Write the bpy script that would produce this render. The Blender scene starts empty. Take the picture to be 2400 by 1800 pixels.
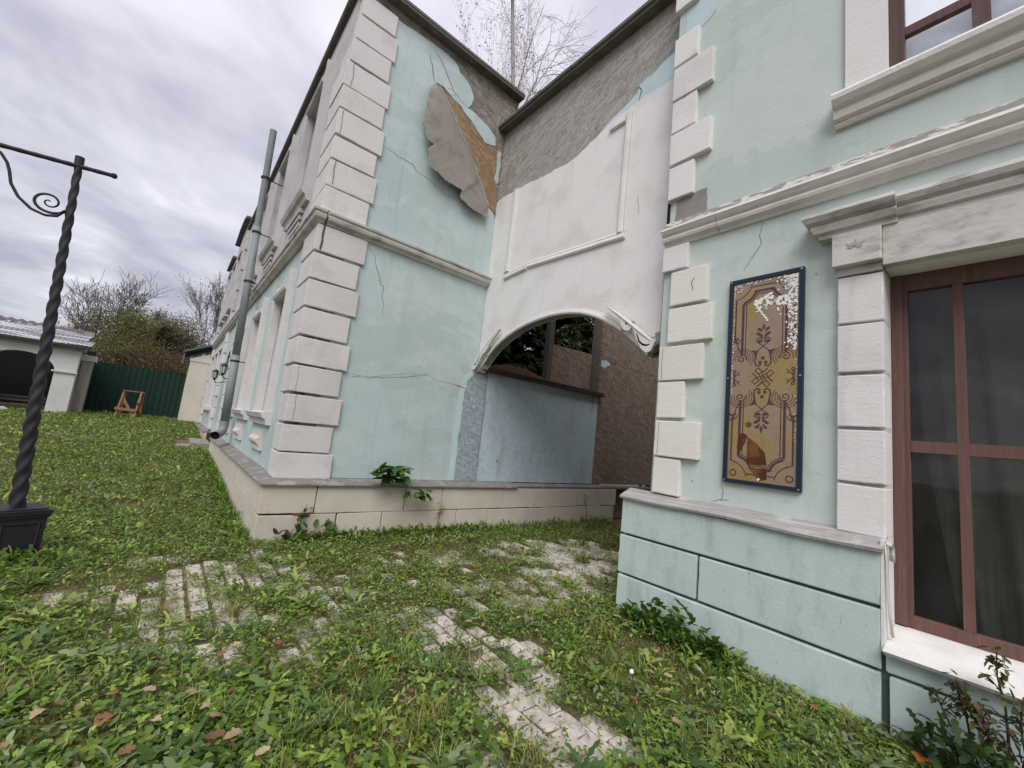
import bpy, bmesh, math, random
import numpy as np
from mathutils import Vector, Matrix
from mathutils.geometry import tessellate_polygon

# ------------------------------------------------------------------ camera, sky, sun, exposure
S = bpy.context.scene
COL = S.collection
cam = bpy.data.cameras.new('camera')
cam.lens = 14.558; cam.sensor_width = 36; cam.sensor_fit = 'HORIZONTAL'
cam.clip_start = 0.05; cam.clip_end = 2000
camo = bpy.data.objects.new('camera', cam)
COL.objects.link(camo)
EYE = Vector((0, 0, 1.5))
RT = Vector((0.76397, -0.63630, 0.10711)); DN = Vector((0.16589, 0.03327, -0.98558)); FW = Vector((0.62356, 0.77072, 0.13097))
m = Matrix((RT, -DN, -FW)).transposed().to_4x4()
m.translation = EYE
camo.matrix_world = m
S.camera = camo

SUN_EL, SUN_AZ = math.radians(48), math.radians(222)   # sun behind thick cloud, behind the viewer
sun = bpy.data.lights.new('sun', 'SUN')
sun.energy = 1.5; sun.angle = math.radians(38); sun.color = (1.0, 0.98, 0.95)
suno = bpy.data.objects.new('sun', sun); COL.objects.link(suno)
sd = Vector((math.sin(SUN_AZ) * math.cos(SUN_EL), math.cos(SUN_AZ) * math.cos(SUN_EL), math.sin(SUN_EL)))
suno.rotation_euler = sd.to_track_quat('Z', 'Y').to_euler()

S.view_settings.view_transform = 'Standard'
S.view_settings.look = 'None'
S.view_settings.exposure = 0.72
S.view_settings.gamma = 1
S.view_settings.use_curve_mapping = False
S.cycles.use_denoising = True
S.cycles.max_bounces = 6
S.cycles.transparent_max_bounces = 12

def srgb(*c):
    return tuple(((v / 255) / 12.92 if v / 255 <= .04045 else ((v / 255 + .055) / 1.055) ** 2.4) for v in c) + (1.0,)

class NT:
    def __init__(s, tree): s.t = tree
    def n(s, typ, props=None, **ins):
        nd = s.t.nodes.new(typ)
        for k, v in (props or {}).items(): setattr(nd, k, v)
        for k, v in ins.items():
            k = k.replace('_', ' ')
            i = nd.inputs[int(k[1:])] if k[0] == 'i' and k[1:].isdigit() else nd.inputs[k]
            if isinstance(v, bpy.types.NodeSocket): s.t.links.new(v, i)
            else: i.default_value = v
        return nd
    def math(s, op, a, b=0.0, c=0.0, clamp=False):
        return s.n('ShaderNodeMath', {'operation': op, 'use_clamp': clamp}, i0=a, i1=b, i2=c).outputs[0]
    def vmul(s, v, k):
        return s.n('ShaderNodeVectorMath', {'operation': 'MULTIPLY'}, i0=v, i1=k).outputs[0]
    def vadd(s, v, k):
        return s.n('ShaderNodeVectorMath', {'operation': 'ADD'}, i0=v, i1=k).outputs[0]
    def noise(s, v, scale, detail=5, rough=.55, dist=0):
        return s.n('ShaderNodeTexNoise', Vector=v, Scale=scale, Detail=detail, Roughness=rough, Distortion=dist).outputs[0]
    def step(s, x, lo, hi, a=0.0, b=1.0):
        return s.n('ShaderNodeMapRange', {'interpolation_type': 'SMOOTHSTEP'}, i0=x, i1=lo, i2=hi, i3=a, i4=b).outputs[0]
    def mix(s, f, a, b, mode='MIX'):
        nd = s.t.nodes.new('ShaderNodeMix'); nd.data_type = 'RGBA'; nd.blend_type = mode
        for i, v in ((0, f), (6, a), (7, b)):
            if isinstance(v, bpy.types.NodeSocket): s.t.links.new(v, nd.inputs[i])
            else: nd.inputs[i].default_value = v
        return nd.outputs[2]

# overcast sky: a flat layer of streaky stratus, a little daylight blue from the sky model mixed in
W = bpy.data.worlds.new('World'); S.world = W; W.use_nodes = True
wt = NT(W.node_tree); W.node_tree.nodes.clear()
tc = wt.n('ShaderNodeTexCoord').outputs['Generated']
sx = wt.n('ShaderNodeSeparateXYZ', Vector=tc)
dz = wt.math('ADD', wt.math('MAXIMUM', sx.outputs[2], 0.0), 0.17)
px_ = wt.math('DIVIDE', sx.outputs[0], dz); py_ = wt.math('DIVIDE', sx.outputs[1], dz)
ca, sa = 0.845, 0.535                       # direction the cloud bands run in
al = wt.math('ADD', wt.math('MULTIPLY', px_, ca), wt.math('MULTIPLY', py_, sa))
ac = wt.math('SUBTRACT', wt.math('MULTIPLY', py_, ca), wt.math('MULTIPLY', px_, sa))
cv = wt.n('ShaderNodeCombineXYZ', X=wt.math('MULTIPLY', al, 0.8), Y=ac, Z=0.9).outputs[0]
n1 = wt.noise(cv, 2.1, 4, .5, .5)
n2 = wt.noise(cv, 6.5, 5, .55, .6)
nn = wt.math('ADD', wt.math('MULTIPLY', n1, .8), wt.math('MULTIPLY', n2, .2))
k1 = wt.step(nn, .33, .67)
cc = wt.mix(k1, srgb(166, 164, 176), srgb(208, 206, 215))
k2 = wt.step(nn, .58, .72)
cc = wt.mix(k2, cc, srgb(230, 229, 235))
up = wt.step(sx.outputs[2], .0, 1.0, .88, 1.5)   # overcast skies are brighter overhead
cc = wt.mix(1.0, cc, wt.n('ShaderNodeCombineColor', i0=up, i1=up, i2=up).outputs[0], 'MULTIPLY')
sky = wt.n('ShaderNodeTexSky', {'sky_type': 'NISHITA', 'sun_disc': False, 'sun_elevation': SUN_EL, 'sun_rotation': SUN_AZ})
bg1 = wt.n('ShaderNodeBackground', Color=sky.outputs[0], Strength=0.012)
bg2 = wt.n('ShaderNodeBackground', Color=cc, Strength=0.70)
ad = wt.n('ShaderNodeAddShader', i0=bg1.outputs[0], i1=bg2.outputs[0])
wt.n('ShaderNodeOutputWorld', Surface=ad.outputs[0])

# ------------------------------------------------------------------ helpers
rnd = random.Random(11)
ORG = {None: Vector((0, 0, 0))}

def tag(o, label=None, cat=None, group=None, kind=None):
    if label: o['label'] = label
    if cat: o['category'] = cat
    if group: o['group'] = group
    if kind: o['kind'] = kind
    return o

def thing(name, label, cat, loc=(0, 0, 0), group=None, kind=None):
    o = bpy.data.objects.new(name, None)
    o.empty_display_size = 0.2
    COL.objects.link(o); o.location = loc; ORG[o] = Vector(loc)
    return tag(o, label, cat, group, kind)

def mesh_obj(name, V, F, mat, parent=None, smooth=False, org=None):
    V = np.asarray(V, dtype=float).reshape(-1, 3)
    if org is None:
        lo = V.min(0); hi = V.max(0)
        org = Vector(((lo[0] + hi[0]) / 2, (lo[1] + hi[1]) / 2, lo[2]))
    org = Vector(org)
    me = bpy.data.meshes.new(name)
    me.from_pydata((V - np.array(org)).tolist(), [], F)
    me.materials.append(mat)
    if smooth: me.polygons.foreach_set('use_smooth', [True] * len(me.polygons))
    me.update()
    o = bpy.data.objects.new(name, me); COL.objects.link(o)
    if parent is not None:
        o.parent = parent
        o.location = org - ORG[parent]
    else: o.location = org
    ORG[o] = org
    return o

class MB:
    def __init__(s): s.V = []; s.F = []
    def add(s, V, F):
        k = len(s.V); s.V += [tuple(v) for v in V]; s.F += [tuple(i + k for i in f) for f in F]; return s
    def box(s, x0, x1, y0, y1, z0, z1):
        return s.add([(x0, y0, z0), (x1, y0, z0), (x1, y1, z0), (x0, y1, z0), (x0, y0, z1), (x1, y0, z1), (x1, y1, z1), (x0, y1, z1)],
                     [(0, 3, 2, 1), (4, 5, 6, 7), (0, 1, 5, 4), (1, 2, 6, 5), (2, 3, 7, 6), (3, 0, 4, 7)])
    def bar(s, a, b, w, h, upv=(0, 0, 1)):
        a = Vector(a); b = Vector(b); d = (b - a).normalized(); u = Vector(upv)
        r = d.cross(u)
        if r.length < 1e-4: r = d.cross(Vector((1, 0, 0)))
        r.normalize(); u = r.cross(d)
        V = [p + r * (w / 2 * i) + u * (h / 2 * j) for p in (a, b) for i, j in ((-1, -1), (1, -1), (1, 1), (-1, 1))]
        return s.add(V, [(0, 1, 2, 3), (7, 6, 5, 4), (0, 4, 5, 1), (1, 5, 6, 2), (2, 6, 7, 3), (3, 7, 4, 0)])
    def prism(s, loops, ax, d0, d1):
        """loops: outer polygon (and holes) in the two other axes, extruded along ax"""
        if not isinstance(loops[0][0], (list, tuple)): loops = [loops]
        P = lambda a, b, d: {'x': (d, a, b), 'y': (a, d, b), 'z': (a, b, d)}[ax]
        flat = [p for l in loops for p in l]
        tri = tessellate_polygon([[Vector((p[0], p[1], 0)) for p in l] for l in loops])
        n = len(flat)
        V = [P(a, b, d0) for a, b in flat] + [P(a, b, d1) for a, b in flat]
        F = [tuple(t) for t in tri] + [(t[2] + n, t[1] + n, t[0] + n) for t in tri]
        k = 0
        for l in loops:
            for i in range(len(l)):
                j = (i + 1) % len(l)
                F.append((k + i, k + j, n + k + j, n + k + i))
            k += len(l)
        return s.add(V, F)
    def tube(s, pts, r, n=8, cap=True):
        pts = [Vector(p) for p in pts]
        if not isinstance(r, (list, tuple)): r = [r] * len(pts)
        k = len(s.V); N = None
        for i, p in enumerate(pts):
            d = (pts[min(i + 1, len(pts) - 1)] - pts[max(i - 1, 0)]).normalized()
            if N is None:
                N = d.cross(Vector((0, 0, 1)))
                if N.length < .05: N = d.cross(Vector((1, 0, 0)))
            N = (N - d * N.dot(d)).normalized(); B = d.cross(N)
            for j in range(n):
                a = 2 * math.pi * j / n
                s.V.append(tuple(p + N * (r[i] * math.cos(a)) + B * (r[i] * math.sin(a))))
        for i in range(len(pts) - 1):
            for j in range(n):
                a = k + i * n + j; b = k + i * n + (j + 1) % n
                s.F.append((a, b, b + n, a + n))
        if cap:
            s.F.append(tuple(k + j for j in range(n))[::-1]); e = k + (len(pts) - 1) * n
            s.F.append(tuple(e + j for j in range(n)))
        return s
    def sweep(s, prof, path, closed_prof=True):
        """prof: (outward, z) points; path: xy points, outward is to the left of the travel direction"""
        path = [Vector((p[0], p[1])) for p in path]; n = len(prof); k = len(s.V)
        for i, p in enumerate(path):
            d0 = (p - path[i - 1]).normalized() if i else None
            d1 = (path[i + 1] - p).normalized() if i + 1 < len(path) else None
            if d0 is None: d0 = d1
            if d1 is None: d1 = d0
            r0 = Vector((-d0.y, d0.x)); r1 = Vector((-d1.y, d1.x)); b = (r0 + r1).normalized(); b = b / max(.3, b.dot(r0))
            for o, z in prof: s.V.append((p.x + b.x * o, p.y + b.y * o, z))
        for i in range(len(path) - 1):
            for j in range(n):
                a = k + i * n + j; b2 = k + i * n + (j + 1) % n
                s.F.append((a, b2, b2 + n, a + n))
        tri = tessellate_polygon([[Vector((o, z, 0)) for o, z in prof]])
        e = k + (len(path) - 1) * n
        s.F += [tuple(k + i for i in t) for t in tri] + [tuple(e + i for i in t)[::-1] for t in tri]
        return s
    def build(s, name, mat, parent=None, smooth=False, org=None, label=None):
        o = mesh_obj(name, s.V, s.F, mat, parent, smooth, org)
        if label: o['label'] = label
        bm = bmesh.new(); bm.from_mesh(o.data); bmesh.ops.recalc_face_normals(bm, faces=bm.faces); bm.to_mesh(o.data); bm.free()
        return o

def block(name, x0, x1, y0, y1, z0, z1, mat, parent, bev=.008, jit=.003, rot=0.0, chip=0.0):
    """one stone or plaster block: bevelled, slightly uneven box"""
    c = Vector(((x0 + x1) / 2, (y0 + y1) / 2, (z0 + z1) / 2)); e = Vector(((x1 - x0) / 2, (y1 - y0) / 2, (z1 - z0) / 2))
    bm = bmesh.new()
    if chip:
        # box skin on uneven grid lines: the outermost strip carries the rounding and the chips, the faces stay flat
        ln = []
        for k in range(3):
            h = e[k]; st_ = min(.009, h * .5); m_ = max(1, min(9, int(2 * h / .055)))
            ln.append([-h, -h + st_] + [-h + st_ + (2 * h - 2 * st_) * i / m_ for i in range(1, m_)] + [h - st_, h])
        vv = {}
        def gv(i, j, k):
            if (i, j, k) not in vv:
                co = [ln[0][i], ln[1][j], ln[2][k]]
                ex = [q for q, ix in enumerate((i, j, k)) if ix in (0, len(ln[q]) - 1)]
                if len(ex) > 1:
                    d = .0012 + rnd.random() * .10 * chip
                    if rnd.random() < .12: d += rnd.random() ** 1.3 * .0075
                    for q in ex: co[q] -= math.copysign(min(d, e[q] * .4), co[q])
                vv[(i, j, k)] = bm.verts.new(co)
            return vv[(i, j, k)]
        nx_, ny_, nz_ = [len(l) - 1 for l in ln]
        for i in range(nx_):
            for j in range(ny_):
                for k in (0, nz_): bm.faces.new([gv(i, j, k), gv(i + 1, j, k), gv(i + 1, j + 1, k), gv(i, j + 1, k)])
        for i in range(nx_):
            for k in range(nz_):
                for j in (0, ny_): bm.faces.new([gv(i, j, k), gv(i + 1, j, k), gv(i + 1, j, k + 1), gv(i, j, k + 1)])
        for j in range(ny_):
            for k in range(nz_):
                for i in (0, nx_): bm.faces.new([gv(i, j, k), gv(i, j + 1, k), gv(i, j + 1, k + 1), gv(i, j, k + 1)])
        bmesh.ops.recalc_face_normals(bm, faces=bm.faces)
        t_ = [rnd.uniform(-1, 1) * jit for _ in range(6)]
        for v in bm.verts:                              # slightly out of true
            v.co.z += t_[0] * v.co.x / e.x + t_[1] * v.co.y / e.y
    else:
        bmesh.ops.create_cube(bm, size=2)
        for v in bm.verts: v.co = Vector((v.co.x * e.x, v.co.y * e.y, v.co.z * e.z))
        bmesh.ops.bevel(bm, geom=bm.edges[:], offset=min(bev, min(e) * .6), segments=1, affect='EDGES', profile=.5)
        for v in bm.verts:
            v.co += Vector((rnd.uniform(-1, 1), rnd.uniform(-1, 1), rnd.uniform(-1, 1))) * jit
    if rot: bmesh.ops.rotate(bm, verts=bm.verts, cent=(0, 0, 0), matrix=Matrix.Rotation(rot, 3, 'X' if e.x < e.y else 'Y'))
    me = bpy.data.meshes.new(name); bm.to_mesh(me); bm.free(); me.materials.append(mat)
    o = bpy.data.objects.new(name, me); COL.objects.link(o); o.parent = parent
    o.location = c - ORG[parent]; ORG[o] = c
    return o

def ragged(poly, step=.05, amp=.012, seed=0, closed=True, keep=()):
    r = random.Random(seed); out = []
    n = len(poly)
    for i in range(n if closed else n - 1):
        a = Vector(poly[i]); b = Vector(poly[(i + 1) % n]); L = (b - a).length
        out.append(tuple(a))
        if i in keep: continue
        k = max(1, int(L / step)); nr = Vector((-(b - a).y, (b - a).x)) / max(L, 1e-6); w = 0
        for j in range(1, k):
            w = .55 * w + r.uniform(-1, 1) * amp
            p = a + (b - a) * ((j + r.uniform(-.25, .25)) / k) + nr * w
            out.append(tuple(p))
    if not closed: out.append(tuple(poly[-1]))
    return out

def ribbon(pts, w, P, d, taper=True):
    """thin inlay following a line: pts in plane coords, P maps (a,b,depth) to xyz"""
    V = []; F = []; n = len(pts)
    for i in range(n):
        a = Vector(pts[max(i - 1, 0)]); b = Vector(pts[min(i + 1, n - 1)]); t = (b - a).normalized(); q = Vector((-t.y, t.x))
        ww = w * (.35 + .65 * math.sin(math.pi * (i + .5) / n)) if taper else w
        p = Vector(pts[i])
        for sgn in (1, -1):
            z = p + q * (ww / 2 * sgn); V.append(P(z.x, z.y, d))
    for i in range(n - 1): F.append((2 * i, 2 * i + 1, 2 * i + 3, 2 * i + 2))
    return V, F

# ------------------------------------------------------------------ materials
def surf(name, base, rough=.85, layers=(), bump=(), rand=.06, metal=0.0, spec=.35, alpha_mask=None, obj=False):
    """layers: (colour, scale, lo, hi, amount, detail) noise-masked colours; bump: (scale, strength)"""
    mt = bpy.data.materials.new(name); mt.use_nodes = True; T = NT(mt.node_tree); mt.node_tree.nodes.clear()
    pos = T.n('ShaderNodeTexCoord').outputs['Object'] if obj else T.n('ShaderNodeNewGeometry').outputs['Position']
    c = base
    if rand:
        r = T.n('ShaderNodeObjectInfo').outputs['Random']
        hv = T.n('ShaderNodeHueSaturation', Value=T.math('MULTIPLY_ADD', r, 2 * rand, 1 - rand), Color=base)
        c = hv.outputs[0]
    for i, (lc, sc, lo, hi, amt, det) in enumerate(layers):
        v = T.vmul(pos, sc if isinstance(sc, tuple) else (sc, sc, sc))
        v = T.vadd(v, (i * 7.3 + 1.1, i * 3.7, i * 5.9))
        f = T.step(T.noise(v, 1.0, det, .6), lo, hi, 0, amt)
        c = T.mix(f, c, lc)
    p = T.n('ShaderNodeBsdfPrincipled', Base_Color=c, Roughness=rough, Metallic=metal)
    p.inputs['Specular IOR Level'].default_value = spec
    nrm = None
    for sc, st in bump:
        v = T.vmul(pos, sc if isinstance(sc, tuple) else (sc, sc, sc))
        b = T.n('ShaderNodeBump', Strength=st, Distance=.02, Height=T.noise(v, 1.0, 6, .6))
        if nrm is not None: mt.node_tree.links.new(nrm, b.inputs['Normal'])
        nrm = b.outputs[0]
    if nrm is not None: mt.node_tree.links.new(nrm, p.inputs['Normal'])
    T.n('ShaderNodeOutputMaterial', Surface=p.outputs[0])
    return mt

def osb(name, cols, layers=(), strand=(6.5, 34.), bump=.28):
    mt = bpy.data.materials.new(name); mt.use_nodes = True; T = NT(mt.node_tree); mt.node_tree.nodes.clear()
    pos = T.n('ShaderNodeNewGeometry').outputs['Position']
    s_ = T.n('ShaderNodeSeparateXYZ', Vector=pos)
    u = T.math('ADD', s_.outputs[0], s_.outputs[1]); v = s_.outputs[2]
    c = None; hs = None
    for i, ang in enumerate((.25, 1.2, 2.05, 2.8)):
        a, b = math.cos(ang), math.sin(ang)
        p = T.math('ADD', T.math('MULTIPLY', u, a), T.math('MULTIPLY', v, b))
        q = T.math('SUBTRACT', T.math('MULTIPLY', v, a), T.math('MULTIPLY', u, b))
        vec = T.n('ShaderNodeCombineXYZ', X=T.math('MULTIPLY', p, strand[0]), Y=T.math('MULTIPLY', q, strand[1]), Z=i * 3.1).outputs[0]
        vo = T.n('ShaderNodeTexVoronoi', {'feature': 'F1'}, Vector=vec, Scale=1.0)
        val = T.n('ShaderNodeSeparateColor', Color=vo.outputs['Color']).outputs[0]
        fib = T.noise(T.vmul(vec, (1.0, 3.0, 1.0)), 1.0, 3)
        lv = T.mix(val, cols[0], cols[1])
        lv = T.mix(T.step(fib, .35, .7, 0, .5), lv, cols[2])
        if c is None: c = lv; hs = val
        else:
            vec2 = T.vadd(vec, (17.0 * i, 4.0, 0))
            k = T.step(T.noise(vec2, .8, 2), .47, .53)
            c = T.mix(k, c, lv)
            hs = T.math('ADD', T.math('MULTIPLY', hs, T.math('SUBTRACT', 1.0, k)), T.math('MULTIPLY', val, k))
    for i, (lc, sc, lo, hi, amt, det) in enumerate(layers):
        vv = T.vadd(T.vmul(pos, sc if isinstance(sc, tuple) else (sc, sc, sc)), (i * 7.3, i * 3.7, i * 5.9))
        c = T.mix(T.step(T.noise(vv, 1.0, det, .6), lo, hi, 0, amt), c, lc)
    p = T.n('ShaderNodeBsdfPrincipled', Base_Color=c, Roughness=.9)
    p.inputs['Specular IOR Level'].default_value = .2
    b = T.n('ShaderNodeBump', Strength=bump, Distance=.01, Height=hs)
    mt.node_tree.links.new(b.outputs[0], p.inputs['Normal'])
    T.n('ShaderNodeOutputMaterial', Surface=p.outputs[0])
    return mt

def leafmat(name, transl=.35, rough=.5):
    mt = bpy.data.materials.new(name); mt.use_nodes = True; T = NT(mt.node_tree); mt.node_tree.nodes.clear()
    a = T.n('ShaderNodeAttribute', {'attribute_name': 'col'}).outputs['Color']
    p = T.n('ShaderNodeBsdfPrincipled', Base_Color=a, Roughness=rough)
    p.inputs['Specular IOR Level'].default_value = .25
    t = T.n('ShaderNodeBsdfTranslucent', Color=T.mix(.0 if 'dry' in name else .5, a, (.25, .32, .03, 1), 'MIX'))
    mx = T.n('ShaderNodeMixShader', Fac=transl, i1=p.outputs[0], i2=t.outputs[0])
    T.n('ShaderNodeOutputMaterial', Surface=mx.outputs[0])
    return mt

def glassmat(name, tint=(.8, .85, .85, 1), haze=0.0, hz=(.1, .1, .1, 1), rough=.03):
    mt = bpy.data.materials.new(name); mt.use_nodes = True; T = NT(mt.node_tree); mt.node_tree.nodes.clear()
    pos = T.n('ShaderNodeNewGeometry').outputs['Position']
    tr = T.n('ShaderNodeBsdfTransparent', Color=tint)
    bp = T.n('ShaderNodeBump', Strength=.04, Distance=.02, Height=T.noise(pos, 3.0, 2))
    gl = T.n('ShaderNodeBsdfGlossy', Color=(1, 1, 1, 1), Roughness=rough, Normal=bp.outputs[0])
    fr = T.n('ShaderNodeFresnel', IOR=1.5)
    mx = T.n('ShaderNodeMixShader', Fac=fr.outputs[0], i1=tr.outputs[0], i2=gl.outputs[0])
    df = T.n('ShaderNodeBsdfDiffuse', Color=hz)
    f = T.step(T.noise(T.vmul(pos, (4, 4, 2)), 1.0, 6, .65), .3, .8, haze * .3, haze * 1.5)
    m2 = T.n('ShaderNodeMixShader', Fac=f, i1=mx.outputs[0], i2=df.outputs[0])
    T.n('ShaderNodeOutputMaterial', Surface=m2.outputs[0])
    return mt

G = lambda v: srgb(v, v, v)
M = {}
M['mint'] = surf('mint_plaster', srgb(180, 196, 195), .9, [
    (srgb(188, 200, 197), .9, .49, .53, .55, 6), (srgb(166, 181, 180), (.8, .8, 1.6), .52, .55, .5, 6), (srgb(152, 165, 164), (5, 5, .45), .52, .74, .32, 6), (srgb(170, 185, 181), 2.6, .42, .66, .6, 6),
    (srgb(196, 208, 203), (1.2, 1.2, 2.6), .56, .72, .5, 6), (srgb(132, 146, 145), (9, 9, .22), .58, .72, .28, 6), (srgb(128, 140, 140), 14, .66, .78, .4, 4), (G(70), 26, .735, .755, .75, 2), (srgb(206, 214, 210), (3, 3, 30), .68, .74, .5, 4)],
    [(70, .12), (7, .14), (2.2, .35)], rand=0)
M['mint_b'] = surf('mint_plaster_green', srgb(189, 200, 194), .88, [
    (srgb(195, 203, 198), 1.0, .49, .53, .6, 6), (srgb(174, 187, 180), (1.1, 1.1, 1.8), .52, .56, .5, 6), (srgb(160, 174, 167), (5, 5, .4), .52, .74, .34, 6),
    (srgb(204, 211, 205), (4, 4, 1.5), .62, .75, .4, 6), (srgb(150, 163, 156), (10, 10, .22), .58, .72, .26, 6), (G(90), 24, .745, .765, .7, 2), (srgb(212, 218, 213), (3, 3, 30), .67, .73, .5, 4)], [(60, .12), (5, .14), (2.4, .35)], rand=0)
M['mint_plinth'] = surf('mint_plinth', srgb(184, 200, 194), .85, [
    (srgb(150, 170, 164), (7, 7, 2.2), .46, .72, .65, 6), (srgb(192, 206, 200), 3.0, .5, .75, .6, 6), (srgb(84, 100, 96), (16, 16, 7), .64, .76, .55, 5),
    (G(60), (22, 22, 60), .73, .77, .7, 3)], [(45, .14), (8, .12)], rand=.03)
M['white'] = surf('white_plaster', srgb(220, 218, 216), .88, [
    (srgb(200, 197, 195), 2.0, .45, .7, .6, 6), (srgb(168, 164, 160), (5, 5, .6), .58, .8, .45, 6), (srgb(214, 206, 186), 1.1, .55, .75, .35, 4), (G(80), 22, .77, .80, .6, 3)],
    [(55, .18), ((6, 6, 40), .12)], rand=.05)
M['white_warm'] = surf('cream_white_block', srgb(218, 215, 208), .88, [
    (srgb(222, 212, 190), 2.2, .48, .72, .5, 5), (srgb(190, 184, 172), (4, 4, 30), .52, .75, .4, 5), (G(90), 24, .77, .80, .6, 3)], [(50, .14), ((5, 5, 50), .08)], rand=.05)
M['quoin'] = surf('grey_white_block', srgb(206, 202, 200), .9, [
    (srgb(188, 184, 182), 2.5, .45, .7, .7, 6), (srgb(214, 210, 206), (3, 3, 14), .5, .75, .5, 5), (srgb(150, 146, 144), (8, 8, 1.2), .62, .8, .4, 6), (G(85), 26, .755, .79, .7, 3)],
    [(60, .16), ((5, 5, 60), .15)], rand=.05)
M['grime_white'] = surf('grimy_white_trim', srgb(196, 194, 188), .88, [
    (srgb(136, 133, 126), (3, 3, 9), .45, .70, .8, 6), (srgb(205, 202, 196), 5, .5, .7, .5, 5), (srgb(96, 92, 86), (14, 14, 30), .62, .75, .5, 5)], [(40, .18)], rand=.04)
M['upper'] = surf('upper_grey_plaster', srgb(188, 186, 186), .9, [
    (srgb(160, 158, 157), 1.6, .45, .7, .7, 6), (srgb(140, 138, 136), (4, 4, .5), .55, .8, .5, 6)], [(50, .12)], rand=.04)
M['flake'] = surf('flaking_white_paint', srgb(218, 216, 211), .8, [
    (srgb(190, 187, 180), 4, .45, .7, .5, 5), (srgb(170, 166, 156), (3, 3, 20), .55, .75, .5, 6)], [(40, .25), ((30, 6, 30), .15)], rand=.03)
M['flake_top'] = surf('flaked_bare_top', srgb(146, 139, 131), .9, [
    (srgb(205, 203, 198), (26, 7, 26), .5, .56, .95, 5), (srgb(110, 104, 98), 12, .6, .75, .5, 5)], [(40, .4)], rand=0)
M['ledge'] = surf('weathered_ledge_board', srgb(150, 146, 141), .85, [
    (srgb(186, 183, 178), (26, 2.2, 26), .48, .66, .8, 6), (srgb(104, 99, 94), (40, 3, 40), .55, .72, .6, 5), (srgb(196, 193, 188), 2.5, .56, .7, .5, 5)], [((60, 5, 60), .35)], rand=.04)
M['slate'] = surf('weathered_slate_ledge', srgb(126, 120, 117), .8, [
    (srgb(168, 163, 160), (4, 4, 4), .5, .7, .7, 6), (srgb(92, 86, 84), (14, 14, 14), .5, .72, .6, 5), (srgb(190, 186, 184), (30, 4, 30), .66, .72, .6, 4)], [(30, .35)], rand=.08)
M['stone'] = surf('cream_limestone', srgb(196, 186, 171), .9, [
    (srgb(206, 199, 188), 2.0, .42, .7, .7, 6), (srgb(178, 158, 132), 1.6, .55, .75, .5, 5), (srgb(140, 128, 114), (6, 6, 3), .6, .8, .5, 6), (G(95), 24, .75, .79, .6, 3),
    (srgb(120, 112, 92), 9, .66, .76, .4, 5)], [(45, .22), (9, .15)], rand=.07)
M['osb_grey'] = osb('weathered_board_grey', (srgb(96, 89, 82), srgb(164, 156, 147), srgb(124, 115, 106)), [(srgb(106, 92, 86), 1.4, .52, .72, .45, 5), (srgb(160, 156, 150), (1.5, 1.5, 3), .55, .75, .35, 5)])
M['osb_gate'] = osb('weathered_board_tan', (srgb(126, 123, 118), srgb(178, 175, 169), srgb(148, 144, 138)), [(srgb(148, 134, 122), .9, .55, .75, .35, 5), (srgb(120, 114, 108), (3, 3, .8), .55, .75, .4, 5)])
M['osb_fresh'] = osb('fresh_board_ochre', (srgb(116, 96, 74), srgb(164, 142, 114), srgb(138, 116, 90)), [(srgb(86, 62, 44), (1.3, 1.3, 3.5), .6, .72, .5, 5), (srgb(140, 118, 96), 2.2, .55, .7, .5, 5)])
M['osb_brown'] = osb('weathered_board_brown', (srgb(96, 83, 73), srgb(158, 141, 126), srgb(120, 105, 94)), [(srgb(84, 72, 64), (1.2, 1.2, .6), .5, .72, .4, 5), (srgb(140, 126, 114), 2.5, .56, .72, .4, 5)])
M['osb_blue'] = osb('blue_painted_board', (srgb(164, 182, 190), srgb(184, 200, 206), srgb(164, 178, 184)), [
    (srgb(180, 198, 204), 1.2, .45, .62, .6, 5), (srgb(124, 126, 124), (26, 26, 9), .55, .68, .42, 6), (srgb(150, 140, 134), (2.6, 2.6, .45), .52, .72, .6, 6)], bump=.2)
M['osb_flaky'] = osb('flaky_blue_board', (srgb(132, 144, 152), srgb(172, 184, 190), srgb(140, 146, 150)), [
    (srgb(198, 206, 214), (26, 26, 14), .60, .66, .8, 5), (srgb(98, 94, 98), (14, 14, 8), .58, .7, .5, 5)], bump=.5)
M['blue_pale'] = surf('pale_blue_paint', srgb(186, 204, 208), .85, [(srgb(166, 188, 194), 3, .45, .7, .6, 5), (G(90), 18, .74, .77, .7, 3)], [(50, .12)], rand=0)
M['grey_cement'] = surf('grey_cement', srgb(142, 138, 134), .95, [(srgb(120, 116, 112), 9, .45, .7, .6, 5)], [(60, .3)], rand=0)
M['flap'] = surf('torn_sheet_back', srgb(142, 136, 127), .92, [(srgb(120, 113, 107), 4, .45, .68, .7, 6), (srgb(158, 152, 144), (30, 30, 12), .52, .7, .5, 5), (srgb(96, 88, 82), 2.5, .62, .75, .4, 4)], [(60, .25), (10, .2)], rand=0)
M['edge'] = surf('raw_plaster_edge', srgb(206, 208, 204), .95, [], [(60, .3)], rand=0)
M['void'] = surf('dark_void', G(18), .95, rand=0)
M['crack'] = surf('crack_dark', srgb(70, 72, 72), .95, rand=0)
M['timber'] = surf('grey_timber', srgb(96, 92, 86), .9, [(srgb(70, 66, 62), (40, 3, 40), .45, .7, .7, 5), (srgb(122, 117, 108), 3, .55, .75, .5, 5)], [((60, 6, 60), .3)], rand=.08)
M['darkwood'] = surf('dark_wet_timber', srgb(72, 58, 48), .9, [(srgb(46, 37, 31), (4, 30, 30), .45, .7, .7, 5), (srgb(100, 70, 46), 6, .6, .75, .5, 5)], [(40, .3)], rand=.1)
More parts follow.
